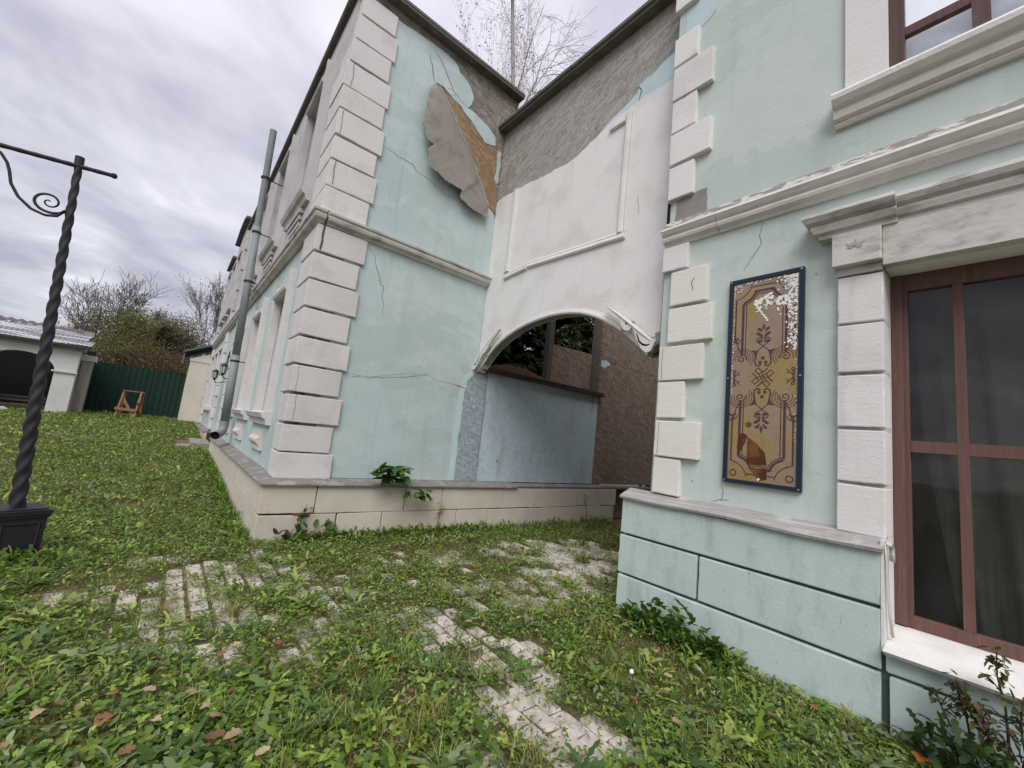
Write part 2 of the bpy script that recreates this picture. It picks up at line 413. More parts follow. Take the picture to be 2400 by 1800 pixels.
M['coping'] = surf('grey_coping_board', srgb(98, 95, 88), .9, [(srgb(72, 70, 64), (4, 4, 30), .45, .7, .7, 5), (srgb(126, 122, 112), 4, .55, .75, .6, 5), (srgb(86, 94, 70), 6, .62, .75, .35, 4)], [(40, .25)], rand=.05)
M['frame'] = surf('brown_painted_wood', srgb(104, 76, 69), .6, [(srgb(92, 64, 57), (30, 30, 1.6), .44, .68, .6, 6), (srgb(136, 106, 99), (40, 40, 3.0), .56, .72, .5, 6), (srgb(60, 40, 36), (60, 60, 6), .66, .76, .5, 4)], [((70, 70, 4), .25)], rand=.04)
M['frame_up'] = surf('dark_brown_wood', srgb(86, 62, 58), .65, [(srgb(66, 46, 43), (30, 30, 2), .45, .7, .6, 5), (srgb(116, 92, 86), (24, 24, 8), .62, .75, .5, 5)], [((70, 70, 4), .25)], rand=.04)
M['glass'] = glassmat('dark_window_glass', haze=.15, hz=srgb(96, 98, 98))
M['glass_up'] = glassmat('upper_window_glass', haze=.12, hz=srgb(190, 196, 210))
M['film'] = surf('wrinkled_plastic_film', srgb(186, 190, 206), .35, [(srgb(206, 209, 222), (1.5, 3, 1.2), .4, .65, .8, 4), (srgb(150, 155, 176), (2.5, 5, 2), .58, .72, .7, 4)], [((3, 6, 2.5), .9)], rand=0, spec=.5)
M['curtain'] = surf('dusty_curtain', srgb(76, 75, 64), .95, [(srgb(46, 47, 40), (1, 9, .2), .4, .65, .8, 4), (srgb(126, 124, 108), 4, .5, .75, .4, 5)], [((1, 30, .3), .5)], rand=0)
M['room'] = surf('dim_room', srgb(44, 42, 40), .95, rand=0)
M['gold'] = surf('gilded_panel', srgb(152, 130, 80), .22, [(srgb(150, 130, 112), 2.2, .36, .56, .9, 5), (srgb(138, 112, 66), (12, 12, 12), .5, .7, .5, 5), (srgb(176, 152, 74), 1.6, .55, .7, .6, 4)], [(30, .04), (4, .10)], rand=0, spec=.6, metal=.2)
M['flakewhite'] = surf('bare_silvery_flake', srgb(232, 232, 228), .4, [], [(40, .2)], rand=0)
M['purple'] = surf('plum_ornament_paint', srgb(78, 52, 58), .5, [(srgb(104, 78, 76), 20, .55, .7, .5, 4)], [], rand=0)
M['stainbrown'] = surf('brown_stain', srgb(78, 42, 20), .25, [(srgb(124, 82, 38), 9, .5, .65, .7, 4)], [], rand=0)
M['navy'] = surf('navy_frame_paint', srgb(26, 37, 57), .45, [(srgb(24, 34, 54), 8, .45, .7, .5, 4)], [], rand=0)
M['screw'] = surf('screw_metal', G(150), .4, metal=.8, rand=0)
M['galv'] = surf('galvanised_steel', srgb(132, 138, 140), .65, [(srgb(104, 114, 118), (6, 6, 1.5), .45, .7, .7, 5), (srgb(150, 158, 160), 8, .55, .75, .5, 5)], [], metal=.1, rand=.05)
M['iron'] = surf('black_iron', srgb(48, 47, 50), .6, [(srgb(66, 64, 66), 9, .5, .75, .5, 5), (srgb(34, 33, 35), 3, .5, .7, .5, 4)], [(60, .2)], metal=.25, rand=.05)
M['roofmetal'] = surf('corrugated_steel_roof', srgb(118, 120, 124), .6, [(srgb(196, 198, 202), (.5, 5, 5), .48, .56, .85, 5)], [], metal=.05, rand=0)
M['ridge'] = surf('brown_ridge_tile', srgb(106, 96, 95), .85, [(srgb(100, 86, 84), 4, .45, .7, .6, 5)], [], rand=.05)
M['eave'] = surf('dark_eave', srgb(62, 62, 64), .9, rand=0)
M['shedwall'] = surf('shed_white_wall', srgb(196, 196, 194), .9, [(srgb(180, 180, 176), 1.5, .45, .7, .6, 5), (srgb(150, 146, 136), (2, 2, .5), .6, .8, .5, 5)], [(30, .1)], rand=0)
M['pier'] = surf('beige_pier', srgb(150, 144, 134), .9, [(srgb(110, 104, 96), (3, 3, 1), .5, .75, .6, 5)], [(30, .15)], rand=0)
M['fence'] = surf('dark_green_sheet', srgb(13, 46, 35), .75, [(srgb(11, 42, 35), 2, .45, .7, .6, 4)], [], rand=.04)
M['cream'] = surf('cream_plaster', srgb(204, 197, 184), .9, [(srgb(190, 182, 168), 1.2, .45, .7, .6, 5), (srgb(176, 160, 140), (2, 2, .7), .6, .8, .4, 5)], [(30, .1)], rand=0)
M['annexroof'] = surf('green_grey_roof', srgb(86, 104, 100), .7, rand=0)
M['rawwood'] = surf('raw_pine', srgb(142, 112, 82), .8, [(srgb(122, 88, 58), (20, 20, 4), .45, .7, .6, 4)], [], rand=.08)
M['concrete'] = surf('step_concrete', srgb(150, 144, 134), .95, [(srgb(116, 112, 102), 6, .45, .7, .6, 5)], [(30, .3)], rand=.05)
M['paver'] = surf('grey_paver', srgb(198, 188, 178), .92, [(srgb(168, 157, 146), 9, .42, .66, .75, 6), (srgb(212, 206, 200), (30, 12, 30), .56, .7, .6, 5), (srgb(104, 92, 76), 6, .54, .70, .65, 6), (G(100), 60, .68, .75, .5, 3)], [(70, .35), (18, .3)], rand=.09)
M['soil'] = surf('soil', srgb(104, 93, 72), .98, [(srgb(82, 88, 44), 1.0, .42, .64, .7, 6), (srgb(128, 114, 90), 5, .5, .7, .6, 6), (srgb(70, 62, 46), 9, .5, .7, .6, 6)], [(20, .7), (90, .5)], rand=0)
M['leaf'] = leafmat('leaf_green', .3, .48)
M['dryleaf'] = leafmat('dry_leaf', .2, .7)
M['needle'] = leafmat('needle_foliage', .12, .7)
M['bark'] = surf('grey_bark', srgb(92, 84, 78), .95, [(srgb(60, 54, 50), 4, .45, .7, .6, 5)], [], rand=0)
M['twig'] = surf('pale_twig', srgb(224, 221, 223), .95, [(srgb(190, 184, 184), 2, .45, .7, .5, 4)], [], rand=0)  # near-white: glare of the bright sky on thin twigs put into the colour
M['birchbark'] = surf('birch_bark', srgb(172, 165, 165), .9, [(srgb(70, 60, 58), (1.5, 1.5, .5), .5, .62, .7, 5)], [], rand=0)
M['debris'] = surf('dry_needle_litter', srgb(104, 74, 50), .98, [(srgb(70, 48, 34), 12, .42, .66, .8, 6)], [(50, .9)], rand=0)
M['tarp'] = surf('crumpled_white_sheet', srgb(186, 186, 184), .7, [(srgb(150, 150, 148), 5, .45, .7, .6, 5)], [(6, .5)], rand=0)
M['stem'] = surf('weed_stem', srgb(66, 60, 44), .9, [(srgb(84, 90, 50), 12, .5, .7, .6, 4)], [], rand=0)
M['foil'] = surf('peeling_paint_strip', srgb(196, 192, 184), .7, [], [(30, .3)], rand=0)
M['lampglass'] = surf('lantern_glass', srgb(196, 200, 204), .2, rand=0)

# ------------------------------------------------------------------ ground
def gz(x, y):
    t = max(0.0, y - 6.2)
    b = .042 * t * min(1, t / 2.5) if y < 26 else .042 * 19.8
    return b
def gzv(x, y):
    t = np.maximum(0, np.minimum(y, 26) - 6.2)
    return .042 * t * np.minimum(1, t / 2.5)

gx = np.concatenate([np.linspace(-400, -20, 12), np.linspace(-12, 12, 80), np.linspace(20, 400, 12)])
gy = np.concatenate([np.linspace(-400, -10, 10), np.linspace(-6, 30, 120), np.linspace(40, 500, 12)])
GX, GY = np.meshgrid(gx, gy)
rng = np.random.default_rng(3)
bumpz = .012 * np.sin(GX * 5.1 + GY * 1.7) * np.sin(GY * 4.3 - GX * 1.1) + .008 * np.sin(GX * 13 + 1) * np.sin(GY * 11)
GZ = gzv(GX, GY) + np.where((np.abs(GX) < 12) & (GY > -6) & (GY < 30), bumpz, 0) - .02
nx = len(gx)
V = np.stack([GX.ravel(), GY.ravel(), GZ.ravel()], 1)
F = [(j * nx + i, j * nx + i + 1, (j + 1) * nx + i + 1, (j + 1) * nx + i) for j in range(len(gy) - 1) for i in range(nx - 1)]
ground = mesh_obj('ground', V, F, M['soil'], smooth=True, org=(0, 0, 0))
tag(ground, kind='structure')

# paving: setts laid square to the buildings, mostly swallowed by grass; patches where they show
PATCH = [(1.79, 1.93, .13), (1.80, 1.74, .12), (1.9, 1.62, .14), (1.93, 1.48, .13), (2.02, 1.40, .10), (1.88, 1.84, .1), (1.66, 1.36, .06), (1.50, 1.62, .07),
 (1.89, 3.15, .13), (1.92, 2.92, .12), (1.85, 2.84, .10), (1.91, 2.32, .09), (2.28, 2.35, .11), (2.14, 2.15, .12), (2.13, 1.98, .1), (2.02, 2.2, .08),
 (2.93, 3.0, .12), (3.05, 2.93, .14), (3.55, 3.6, .13), (3.75, 3.5, .16), (3.95, 3.42, .17), (4.2, 3.25, .16), (4.4, 3.6, .18), (4.25, 3.9, .18), (4.7, 3.45, .18), (4.65, 4.55, .22), (4.9, 4.1, .22),
 (3.6, 4.42, .12), (3.9, 4.1, .13), (4.1, 4.6, .15), (5.3, 4.4, .25), (5.3, 3.8, .25), (4.55, 4.2, .2), (3.45, 3.2, .1), (3.7, 2.95, .1), (3.2, 3.35, .08), (2.6, 3.5, .08), (2.45, 3.1, .07),
 (-.36, 4.46, .10), (-.2, 4.44, .10), (-.08, 4.44, .07), (.03, 4.24, .10), (.38, 4.85, .12), (.56, 4.98, .13), (.66, 4.8, .12), (.42, 4.2, .13), (.36, 4.28, .08), (.6, 3.98, .12), (.22, 4.0, .10), (.40, 3.8, .13), (.60, 3.67, .12),
 (.03, 3.76, .09), (.17, 3.55, .12), (.37, 3.32, .09), (.05, 5.33, .10), (.2, 5.28, .09), (.96, 5.2, .10), (1.08, 5.02, .08), (.92, 2.99, .09), (1.12, 4.56, .10), (1.1, 4.15, .11), (1.32, 3.97, .10), (1.14, 3.3, .09), (.7, 4.45, .1), (.15, 4.6, .09), (.88, 4.3, .08),
 (.52, 3.1, .06), (1.35, 3.55, .07), (1.6, 3.75, .07), (.3, 4.55, .09), (-.5, 5.5, .05), (.55, 4.55, .09), (.95, 4.75, .08), (1.3, 4.4, .07), (.8, 3.55, .06)]
_r = random.Random(77)
for _i in range(2, 40):
    for _j in range(8, 25):
        _t = _i * .124 > 2.7
        _pw, _pl = (.124, .205) if _t else (.142, .185)
        _x = _i * _pw; _y = .6 + _j * _pl + (_pl / 2 if _i % 2 else 0)
        if .9 < _x < 4.8 and 2.5 < _y < 4.9 and (_x > 1.6 or _y > 3.2) and _r.random() < .17: PATCH.append((_x, _y, .062))
PA = np.array(PATCH)
paving = thing('paving', None, None, (2, 3.4, 0), kind='structure')
pw, pl = .142, .185
sett_mesh = []
for v in range(6):
    bm = bmesh.new(); bmesh.ops.create_cube(bm, size=2)
    for q in bm.verts: q.co = Vector((q.co.x * .058, q.co.y * .079, q.co.z * .035))
    bmesh.ops.bevel(bm, geom=bm.edges[:], offset=.008, segments=1, affect='EDGES')
    for q in bm.verts: q.co += Vector([rnd.uniform(-1, 1) * .004 for _ in range(3)])
    me = bpy.data.meshes.new('paving_stone'); bm.to_mesh(me); bm.free(); me.materials.append(M['paver']); sett_mesh.append(me)
def lay(x, y):
    """stone pitch: tight rows in the near strip and the passage, wider joints on the left"""
    t = ((x > 1.5) & (y < 2.45)) | (x > 2.7)
    return np.where(t, .124, .142), np.where(t, .205, .185), t
cand = []
for tight, i0, i1 in ((False, -6, 20), (True, 12, 50)):
    pw, pl = (.124, .205) if tight else (.142, .185)
    for i in range(i0, i1):
        for j in range(0, 32):
            x = i * pw; y = .6 + j * pl + (pl / 2 if i % 2 else 0)
            if bool(lay(np.float64(x), np.float64(y))[2]) != tight: continue
            d = np.min((np.hypot(PA[:, 0] - x, PA[:, 1] - y)) - PA[:, 2])
            if d < .065 and y < 5.5 and not (x > 3.5 and y < 2.7): cand.append((d, x, y, tight))
cand.sort()
for d, x, y, tight in cand[:295]:
    o = bpy.data.objects.new('paving_stone', rnd.choice(sett_mesh)); COL.objects.link(o); o.parent = paving
    if tight: o.scale = (1.015, 1.235, 1)
    o.location = (x - 2, y - 3.4, -.040 + rnd.uniform(-.006, .005))
    o.rotation_euler = (rnd.uniform(-.02, .02), rnd.uniform(-.02, .02), rnd.uniform(-.03, .03) + (math.pi if rnd.random() < .5 else 0))

# ------------------------------------------------------------------ blue building (left, with the torn end wall)
A = thing('blue_building', 'long pale blue two-storey building with grey-white corner blocks and a torn end wall', 'building', (1.12, 5.8, 0))
XS = lambda a, b, d: (a, d, b)      # end-wall plane: (x, z, y)
YS = lambda a, b, d: (d, a, b)      # front planes:  (y, z, x)

# end wall: board backing, plaster coat on top with ragged edges
MB().box(1.30, 4.12, 5.80, 5.95, .70, 7.80).build('end_wall_board', M['osb_grey'], A)
plaster = [(1.5, .74), (1.5, 7.60), (1.69, 7.62), (2.12, 7.66), (2.46, 7.67), (2.70, 7.645), (2.79, 7.60), (2.82, 7.52), (2.90, 7.50), (3.05, 7.42), (3.15, 7.25), (3.12, 7.1), (3.06, 7.0),
           (3.20, 7.01), (3.37, 6.97), (3.59, 6.89), (3.69, 6.80), (3.71, 6.67), (3.62, 6.63), (3.50, 6.60), (3.31, 6.72), (3.1, 6.85), (2.9, 6.97), (2.72, 7.02), (2.56, 7.08), (2.42, 7.06),
           (2.52, 6.98), (2.85, 6.60), (3.19, 6.20), (3.51, 5.76), (3.71, 5.47), (3.80, 5.44), (3.885, 5.33), (3.885, 2.56), (3.83, 2.50), (3.717, 2.39), (3.709, 2.23), (3.69, 1.945), (3.685, 1.36), (3.699, .964), (3.697, .74)]
pp = ragged(plaster, .05, .010, 4, keep=(0, 1, 32, 40))
MB().prism(pp, 'y', 5.788, 5.7995).build('plaster_coat', M['mint'], A)
MB().prism(ragged([(3.775, 6.62), (3.86, 6.6), (3.87, 6.05), (3.83, 5.97), (3.76, 6.05), (3.79, 6.3)], .05, .012, 8), 'y', 5.789, 5.7995).build('plaster_scrap', M['mint'], A)
MB().prism(ragged([(2.45, 7.06), (3.1, 6.95), (3.75, 6.72), (3.80, 6.2), (3.895, 5.50), (3.82, 5.40), (3.60, 5.45), (3.1, 6.1)], .06, .01, 9), 'y', 5.7945, 5.7990).build('exposed_board', M['osb_fresh'], A, label='raw ochre board laid bare behind the torn sheet')
MB().prism(ragged([(3.05, 6.99), (3.22, 6.98), (3.30, 6.88), (3.20, 6.72), (3.12, 6.80)], .05, .02, 10), 'y', 5.7935, 5.7941).build('exposed_board', M['osb_grey'], A)

# the flap of sheet that has folded down from the tear
fold = [(2.50, 5.775, 7.03), (2.68, 5.765, 6.83), (2.85, 5.76, 6.62), (3.02, 5.755, 6.41), (3.19, 5.755, 6.21), (3.35, 5.76, 6.0), (3.51, 5.765, 5.78), (3.62, 5.77, 5.62), (3.70, 5.775, 5.49)]
free = [(2.396, 5.765, 6.989), (2.328, 5.72, 6.816), (2.279, 5.67, 6.508), (2.256, 5.64, 6.288), (2.302, 5.63, 6.074), (2.367, 5.62, 5.924), (2.488, 5.63, 5.908), (2.38, 5.61, 5.764), (2.422, 5.61, 5.611), (2.479, 5.61, 5.499), (2.588, 5.61, 5.492), (2.742, 5.62, 5.432), (2.921, 5.63, 5.434), (3.077, 5.63, 5.417), (3.058, 5.64, 5.303), (3.265, 5.65, 5.227), (3.469, 5.67, 5.218), (3.646, 5.69, 5.225)]
def resample(P, n):
    P = [Vector(p) for p in P]; L = [0]
    for a, b in zip(P, P[1:]): L.append(L[-1] + (b - a).length)
    out = []
    for i in range(n):
        t = L[-1] * i / (n - 1); k = max(j for j in range(len(P) - 1) if L[j] <= t + 1e-9)
        out.append(P[k].lerp(P[k + 1], (t - L[k]) / max(1e-9, L[k + 1] - L[k])))
    return out
nf = 90; nr = 4
fo = resample(fold, nf); fr_ = resample(free, nf)
r5 = random.Random(5); w = 0
V = []; F = []
for i in range(nf):
    w = .3 * w + r5.uniform(-1, 1) * .013
    for j in range(nr):
        t = j / (nr - 1); p = fo[i].lerp(fr_[i], t)
        p.y += -.03 * math.sin(math.pi * t) * (1 if 2 < i < nf - 3 else .3)
        if j == nr - 1: p += (fr_[i] - fo[i]).normalized() * w
        V.append(tuple(p))
for i in range(nf - 1):
    for j in range(nr - 1): F.append((i * nr + j, i * nr + j + 1, (i + 1) * nr + j + 1, (i + 1) * nr + j))
flap = mesh_obj('torn_sheet', V, F, M['flap'], A)
flap['label'] = 'grey-brown back of a torn wall sheet hanging folded forward'
flap.data.materials.append(M['mint']); flap.data.materials.append(M['edge'])
sm = flap.modifiers.new('thickness', 'SOLIDIFY'); sm.thickness = .007; sm.offset = 0; sm.material_offset_rim = 2
# pale broken edge along the fold
e = MB().tube([(p.x - .004, p.y - .014, p.z) for p in fo], [.004 + .004 * r5.random() for _ in fo], 5)
e.build('torn_edge', M['edge'], flap)

for pts, wd, mt in [([(1.811, 3.971), (1.901, 3.9), (1.92, 3.8), (1.954, 3.708), (2.029, 3.594), (2.049, 3.495), (2.091, 3.497), (2.097, 3.335), (2.14, 3.208), (2.127, 3.111), (2.169, 3.064)], .009, 'crack'),
                    ([(2.269, 7.461), (2.296, 7.34), (2.33, 7.30), (2.35, 7.239), (2.402, 7.04)], .016, 'crack'),
                    ([(2.317, 7.611), (2.481, 7.477), (2.55, 7.40), (2.626, 7.294), (2.756, 7.125), (2.905, 7.051), (3.067, 7.011)], .014, 'crack'),
                    ([(2.756, 7.125), (2.70, 7.13), (2.64, 7.10)], .006, 'crack'), ([(2.72, 7.03), (2.80, 7.07), (2.83, 7.00), (2.90, 7.01)], .007, 'crack'),
                    ([(1.823, 5.544), (2.047, 5.519), (2.252, 5.515), (2.32, 5.44), (2.37, 5.434), (2.535, 5.415), (2.649, 5.393)], .007, 'crack'),
                    ([(2.649, 5.393), (2.66, 5.33)], .006, 'crack'),
                    ([(3.486, 2.272), (3.60, 2.26), (3.70, 2.235)], .014, 'crack'),
                    ([(1.85, 2.11), (2.02, 2.15), (2.049, 2.13), (2.2, 2.17), (2.4, 2.20)], .006, 'crack'),
                    ([(2.4, 2.20), (2.66, 2.25), (2.996, 2.341)], .005, 'crack')]:
    cr_ = ragged(pts, .022, .007, int(wd * 1e4), closed=False)
    V, F = ribbon(cr_, wd, XS, 5.7862)
    ck = mesh_obj('crack', V, F, M[mt], A)
    V, F = ribbon([(p + wd * .55, q - wd * .35) for p, q in cr_], wd * 1.8, XS, 5.7868)
    mesh_obj('crack_lip', V, F, M['edge'] if wd > .008 else M['mint'], ck)
# the low swollen lip of plaster below the long crack
V, F = ribbon(ragged([(1.79, 2.15), (2.05, 2.16), (2.29, 2.225), (2.66, 2.33), (2.996, 2.35), (3.2, 2.285), (3.49, 2.283)], .04, .008, 77, closed=False), .03, XS, 5.7855)
mesh_obj('plaster_lip', V, F, M['mint'], A)
# pale band of filler along the lost plaster edge
V, F = ribbon(ragged([(3.80, 2.52), (3.66, 2.36), (3.65, 2.2), (3.63, 1.9), (3.63, 1.35), (3.635, .95), (3.63, .745)], .05, .012, 21, closed=False), .10, XS, 5.7870, taper=False)
mesh_obj('filler_band', V, F, surf('pale_filler', srgb(184, 208, 204), .9, [(srgb(200, 216, 212), 4, .45, .7, .6, 5)], [(50, .2)], rand=0), A)

# boards continuing the end wall under and behind the arch
MB().box(3.60, 4.132, 5.7945, 5.93, .74, 2.60).build('painted_board', M['osb_flaky'], A)
MB().box(4.138, 5.52, 5.798, 5.93, .74, 2.64).build('painted_board', M['osb_blue'], A)
MB().box(5.526, 7.15, 5.80, 5.93, .74, 2.64).build('painted_board', M['osb_blue'], A)
V, F = ribbon(ragged([(4.135, .74), (4.13, 1.3), (4.14, 1.9), (4.12, 2.6)], .06, .006, 3, closed=False), .016, XS, 5.7925, taper=False)
mesh_obj('rusty_joint', V, F, surf('rust_line', srgb(132, 108, 104), .9, [(srgb(170, 178, 186), 8, .5, .7, .7, 4)], rand=0), A)
MB().box(7.76, 9.6, 5.807, 5.93, .0, .654).build('brown_board', M['osb_brown'], A)
MB().box(7.152, 9.6, 5.805, 5.93, .74, 3.45).build('brown_board', M['osb_brown'], A)
MB().box(7.152, 9.6, 5.802, 5.93, 3.456, 5.6).build('brown_board', M['osb_brown'], A)
MB().box(9.606, 15.0, 5.806, 5.93, .0, 5.6).build('brown_board', M['osb_brown'], A)
MB().prism(ragged([(7.16, 3.30), (7.16, 3.455), (7.45, 3.44), (7.48, 3.36), (7.35, 3.33), (7.3, 3.27)], .05, .02, 4), 'y', 5.800, 5.8045).build('plaster_scrap', M['blue_pale'], A)
# ledge timber over the blue boards, posts and the inner board
MB().bar((3.95, 5.80, 2.62), (7.22, 5.80, 2.645), .22, .055).build('ledge_beam', M['darkwood'], A)
MB().bar((3.95, 5.70, 2.655), (7.2, 5.71, 2.68), .05, .03).build('ledge_beam', M['darkwood'], A)
MB().box(5.58, 5.70, 5.86, 5.98, 2.68, 5.2).build('post', M['timber'], A)
MB().box(7.02, 7.145, 5.86, 5.98, 2.68, 5.2).build('post', M['timber'], A)
MB().box(3.98, 4.08, 5.86, 5.97, 2.66, 3.6).build('post', M['timber'], A)
MB().prism([(5.71, 2.6), (5.71, 3.50), (7.02, 3.55), (7.02, 2.6)], 'y', 5.96, 5.985).build('inner_board', M['osb_brown'], A)
li = MB(); r6 = random.Random(6)
nl = 60
V = []; F = []
for i in range(nl):
    x = 4.1 + 1.5 * i / (nl - 1); h = .17 * math.sin(math.pi * i / (nl - 1)) ** .8 + r6.uniform(0, .03)
    V += [(x, 5.72, 2.66), (x + r6.uniform(-.01, .01), 5.80, 2.66 + h * .8), (x, 5.92, 2.66 + h), (x, 6.05, 2.64)]
for i in range(nl - 1):
    for j in range(3): F.append((4 * i + j, 4 * i + j + 1, 4 * i + j + 5, 4 * i + j + 4))
mesh_obj('needle_litter', V, F, M['debris'], A)

# front wall (seen at a grazing angle): blue ground floor, grey-white upper floor, window openings
LWIN = [(6.85, 8.25), (9.1, 10.5), (11.35, 12.75)]; UWIN = [(7.0, 8.5), (9.5, 11.0), (12.0, 13.3)]
FL = [(17.6, 18.5), (19.2, 20.1), (20.8, 21.7)]
hole = lambda a, b, z0, z1: [(a, z0), (b, z0), (b, z1), (a, z1)]
arch_hole = [(14.6, .9), (15.9, .9), (15.9, 2.7)] + [(15.25 + .65 * math.cos(t), 2.7 + .55 * math.sin(t)) for t in np.linspace(0.3, math.pi - .3, 7)] + [(14.6, 2.7)]
MB().prism([[(5.95, .70), (23, .70), (23, 4.1), (5.95, 4.1)]] + [hole(a + .2, b - .2, 1.5, 3.42) for a, b in LWIN] + [arch_hole] + [hole(a, b, 1.5, 3.4) for a, b in FL], 'x', 1.15, 1.32).build('front_wall', M['mint'], A)
top = [(5.95, 4.1), (23, 4.1), (23, 7.75), (20.6, 7.75), (20.4, 8.2), (19.3, 8.45), (18.0, 8.45), (17.2, 8.2), (17, 7.75), (5.95, 7.75)]
MB().prism([top] + [hole(a + .2, b - .2, 5.0, 7.1) for a, b in UWIN] + [hole(a, b, 5.1, 7.0) for a, b in FL], 'x', 1.15, 1.32).build('upper_front_wall', M['upper'], A)
def window_a(a, b, z0, z1, mt, apron):
    w = MB().box(1.285, 1.31, a + .15, b - .15, z0 - .04, z1 + .04).build('window', M['upper'] if apron else M['quoin'], A)
    MB().box(1.09, 1.20, a, a + .212, z0 - .02, z1 + .22).build('jamb', M[mt], w)
    MB().box(1.09, 1.20, b - .212, b, z0 - .02, z1 + .22).build('jamb', M[mt], w)
    MB().box(1.06, 1.20, a + .035, a + .10, z0 - .01, z1 + .28).build('jamb_rib', M[mt], w)
    MB().tube([(1.10, a + .21, z1 + .03), (1.10, b - .21, z1 + .03)], .06, 8).build('lintel_roll', M[mt], w)
    MB().prism([(1.16, z0 - .20), (1.09, z0 - .20), (1.07, z0 - .12), (1.03, z0 - .10), (1.00, z0 - .03), (1.16, z0)], 'y', a - .06, b + .06).build('sill', M[mt], w)
    if apron:
        for k in range(3): MB().box(1.08 + .02 * k, 1.16, a + .25 + .06 * k, b - .25 - .06 * k, z0 - .29 - .09 * k, z0 - .22 - .09 * k).build('apron_step', M[mt], w)
for a, b in LWIN:
    window_a(a, b, 1.52, 3.42, 'quoin', False)
    v = MB().box(1.11, 1.16, (a + b) / 2 - .45, (a + b) / 2 + .45, .93, 1.22).build('vent_panel', M['quoin'], A)
    MB().prism([(1.12, .99), (1.06, 1.05), (1.06, 1.09), (1.12, 1.15)], 'y', (a + b) / 2 - .36, (a + b) / 2 + .36).build('vent_moulding', M['stone'], v)
for a, b in UWIN: window_a(a, b, 5.05, 7.1, 'upper', True)
for a, b in FL:
    for z0, z1, mt in ((1.5, 3.4, 'quoin'), (5.1, 7.0, 'upper')):
        w = MB().box(1.27, 1.31, a - .03, b + .03, z0 - .03, z1 + .03).build('window', M['upper'], A)
        MB().box(1.08, 1.20, a - .16, a + .012, z0 - .1, z1 + .1).build('jamb', M[mt], w)
        MB().box(1.08, 1.20, b - .012, b + .16, z0 - .1, z1 + .1).build('jamb', M[mt], w)
        MB().box(1.02, 1.20, a - .2, b + .2, z0 - .14, z0 - .02).build('sill', M[mt], w)
        MB().box(1.05, 1.20, a - .16, b + .16, z1 + .11, z1 + .22).build('lintel', M[mt], w)
MB().box(1.45, 1.5, 14.4, 16.1, .8, 3.4).build('door', M['darkwood'], A)
for k, (a, b) in enumerate([(13.35, 14.0), (16.5, 17.1), (22.3, 23.0)]):
    for i in range(20):
        z0 = .76 + i * .36
        if 3.9 < z0 + .1 < 4.2 or z0 > 7.4: continue
        s = .1 if i % 2 else 0
        block('quoin', 1.07, 1.20, a - s * .4, b + s * .4, z0 + .006, z0 + .345, M['quoin' if z0 < 4 else 'upper'], A, .008, .002)

# corner blocks: (z0, z1, right end on end wall, far end on front wall)
QL = [(.725, 1.041, 1.765, 6.17), (1.049, 1.395, 1.71, 6.18), (1.413, 1.775, 1.762, 6.2), (1.789, 2.142, 1.705, 6.3), (2.157, 2.512, 1.76, 6.37), (2.526, 2.890, 1.70, 6.38), (2.912, 3.278, 1.763, 6.41), (3.289, 3.645, 1.707, 6.44), (3.671, 4.045, 1.764, 6.49),
      (4.237, 4.58, 1.70, 6.5), (4.588, 4.98, 1.755, 6.52), (4.988, 5.325, 1.697, 6.45), (5.337, 5.732, 1.755, 6.5), (5.738, 6.086, 1.70, 6.42), (6.093, 6.483, 1.742, 6.4), (6.489, 6.855, 1.685, 6.3), (6.862, 7.256, 1.735, 6.0), (7.263, 7.62, 1.68, 5.98)]
for i, (z0, z1, xr, yl) in enumerate(QL):
    gap = .004 if i == 0 else rnd.uniform(.010, .020)
    x0 = 1.105 - .012 * max(0, (z0 - 4.5)) / 1.5 + rnd.uniform(-.006, .006)
    if i in (15, 16, 17): x0 += .04 + .05 * (i == 17) + .03 * (i == 16)
    block('quoin', x0, xr, 5.745 + rnd.uniform(-.006, .006), yl, z0 + gap / 2, z1 - gap / 2, M['quoin'], A, .006, .004, rnd.uniform(-.005, .005), .014)
# splits in the corner blocks
for pts, wd in (([(1.165, 4.20), (1.17, 4.12), (1.185, 4.04), (1.175, 3.9), (1.18, 3.8), (1.172, 3.69)], .022), ([(1.20, 1.43), (1.205, 1.60), (1.20, 1.765)], .004), ([(1.16, 5.35), (1.165, 5.5), (1.16, 5.71)], .006), ([(1.18, 4.62), (1.17, 4.8), (1.18, 4.97)], .008), ([(1.19, 6.11), (1.2, 6.3), (1.19, 6.47)], .006), ([(1.17, 1.80), (1.18, 2.0), (1.175, 2.13)], .003)):
    V, F = ribbon(ragged(pts, .03, .004, len(pts), closed=False), wd, XS, 5.7375, taper=False)
    mesh_obj('crack', V, F, M['crack'], A)

# string course round the corner, coping on the parapet
corn = [(0, 4.045), (.035, 4.05), (.05, 4.075), (.10, 4.10), (.115, 4.14), (.10, 4.165), (.13, 4.18), (.135, 4.205), (0, 4.235)]
MB().sweep(corn, [(3.90, 5.79), (1.20, 5.79)]).build('string_course', M['grime_white'], A)
MB().sweep(corn, [(1.172, 5.79), (1.14, 5.79), (1.14, 23.0)]).build('string_course', M['grime_white'], A)
cop = [(-.20, 7.80), (.155, 7.80), (.155, 7.835), (.165, 7.84), (.165, 7.885), (-.2, 7.905)]
MB().sweep(cop, [(4.13, 5.80), (1.105, 5.80)]).build('coping', M['coping'], A)
MB().sweep([(-.2, 7.755), (.075, 7.755), (.075, 7.795), (.085, 7.80), (.085, 7.87), (-.2, 7.895)], [(1.15, 5.801), (1.15, 16.99)]).build('coping', M['coping'], A)
MB().box(1.0, 1.35, 20.65, 23.05, 7.755, 7.84).build('coping', M['coping'], A)
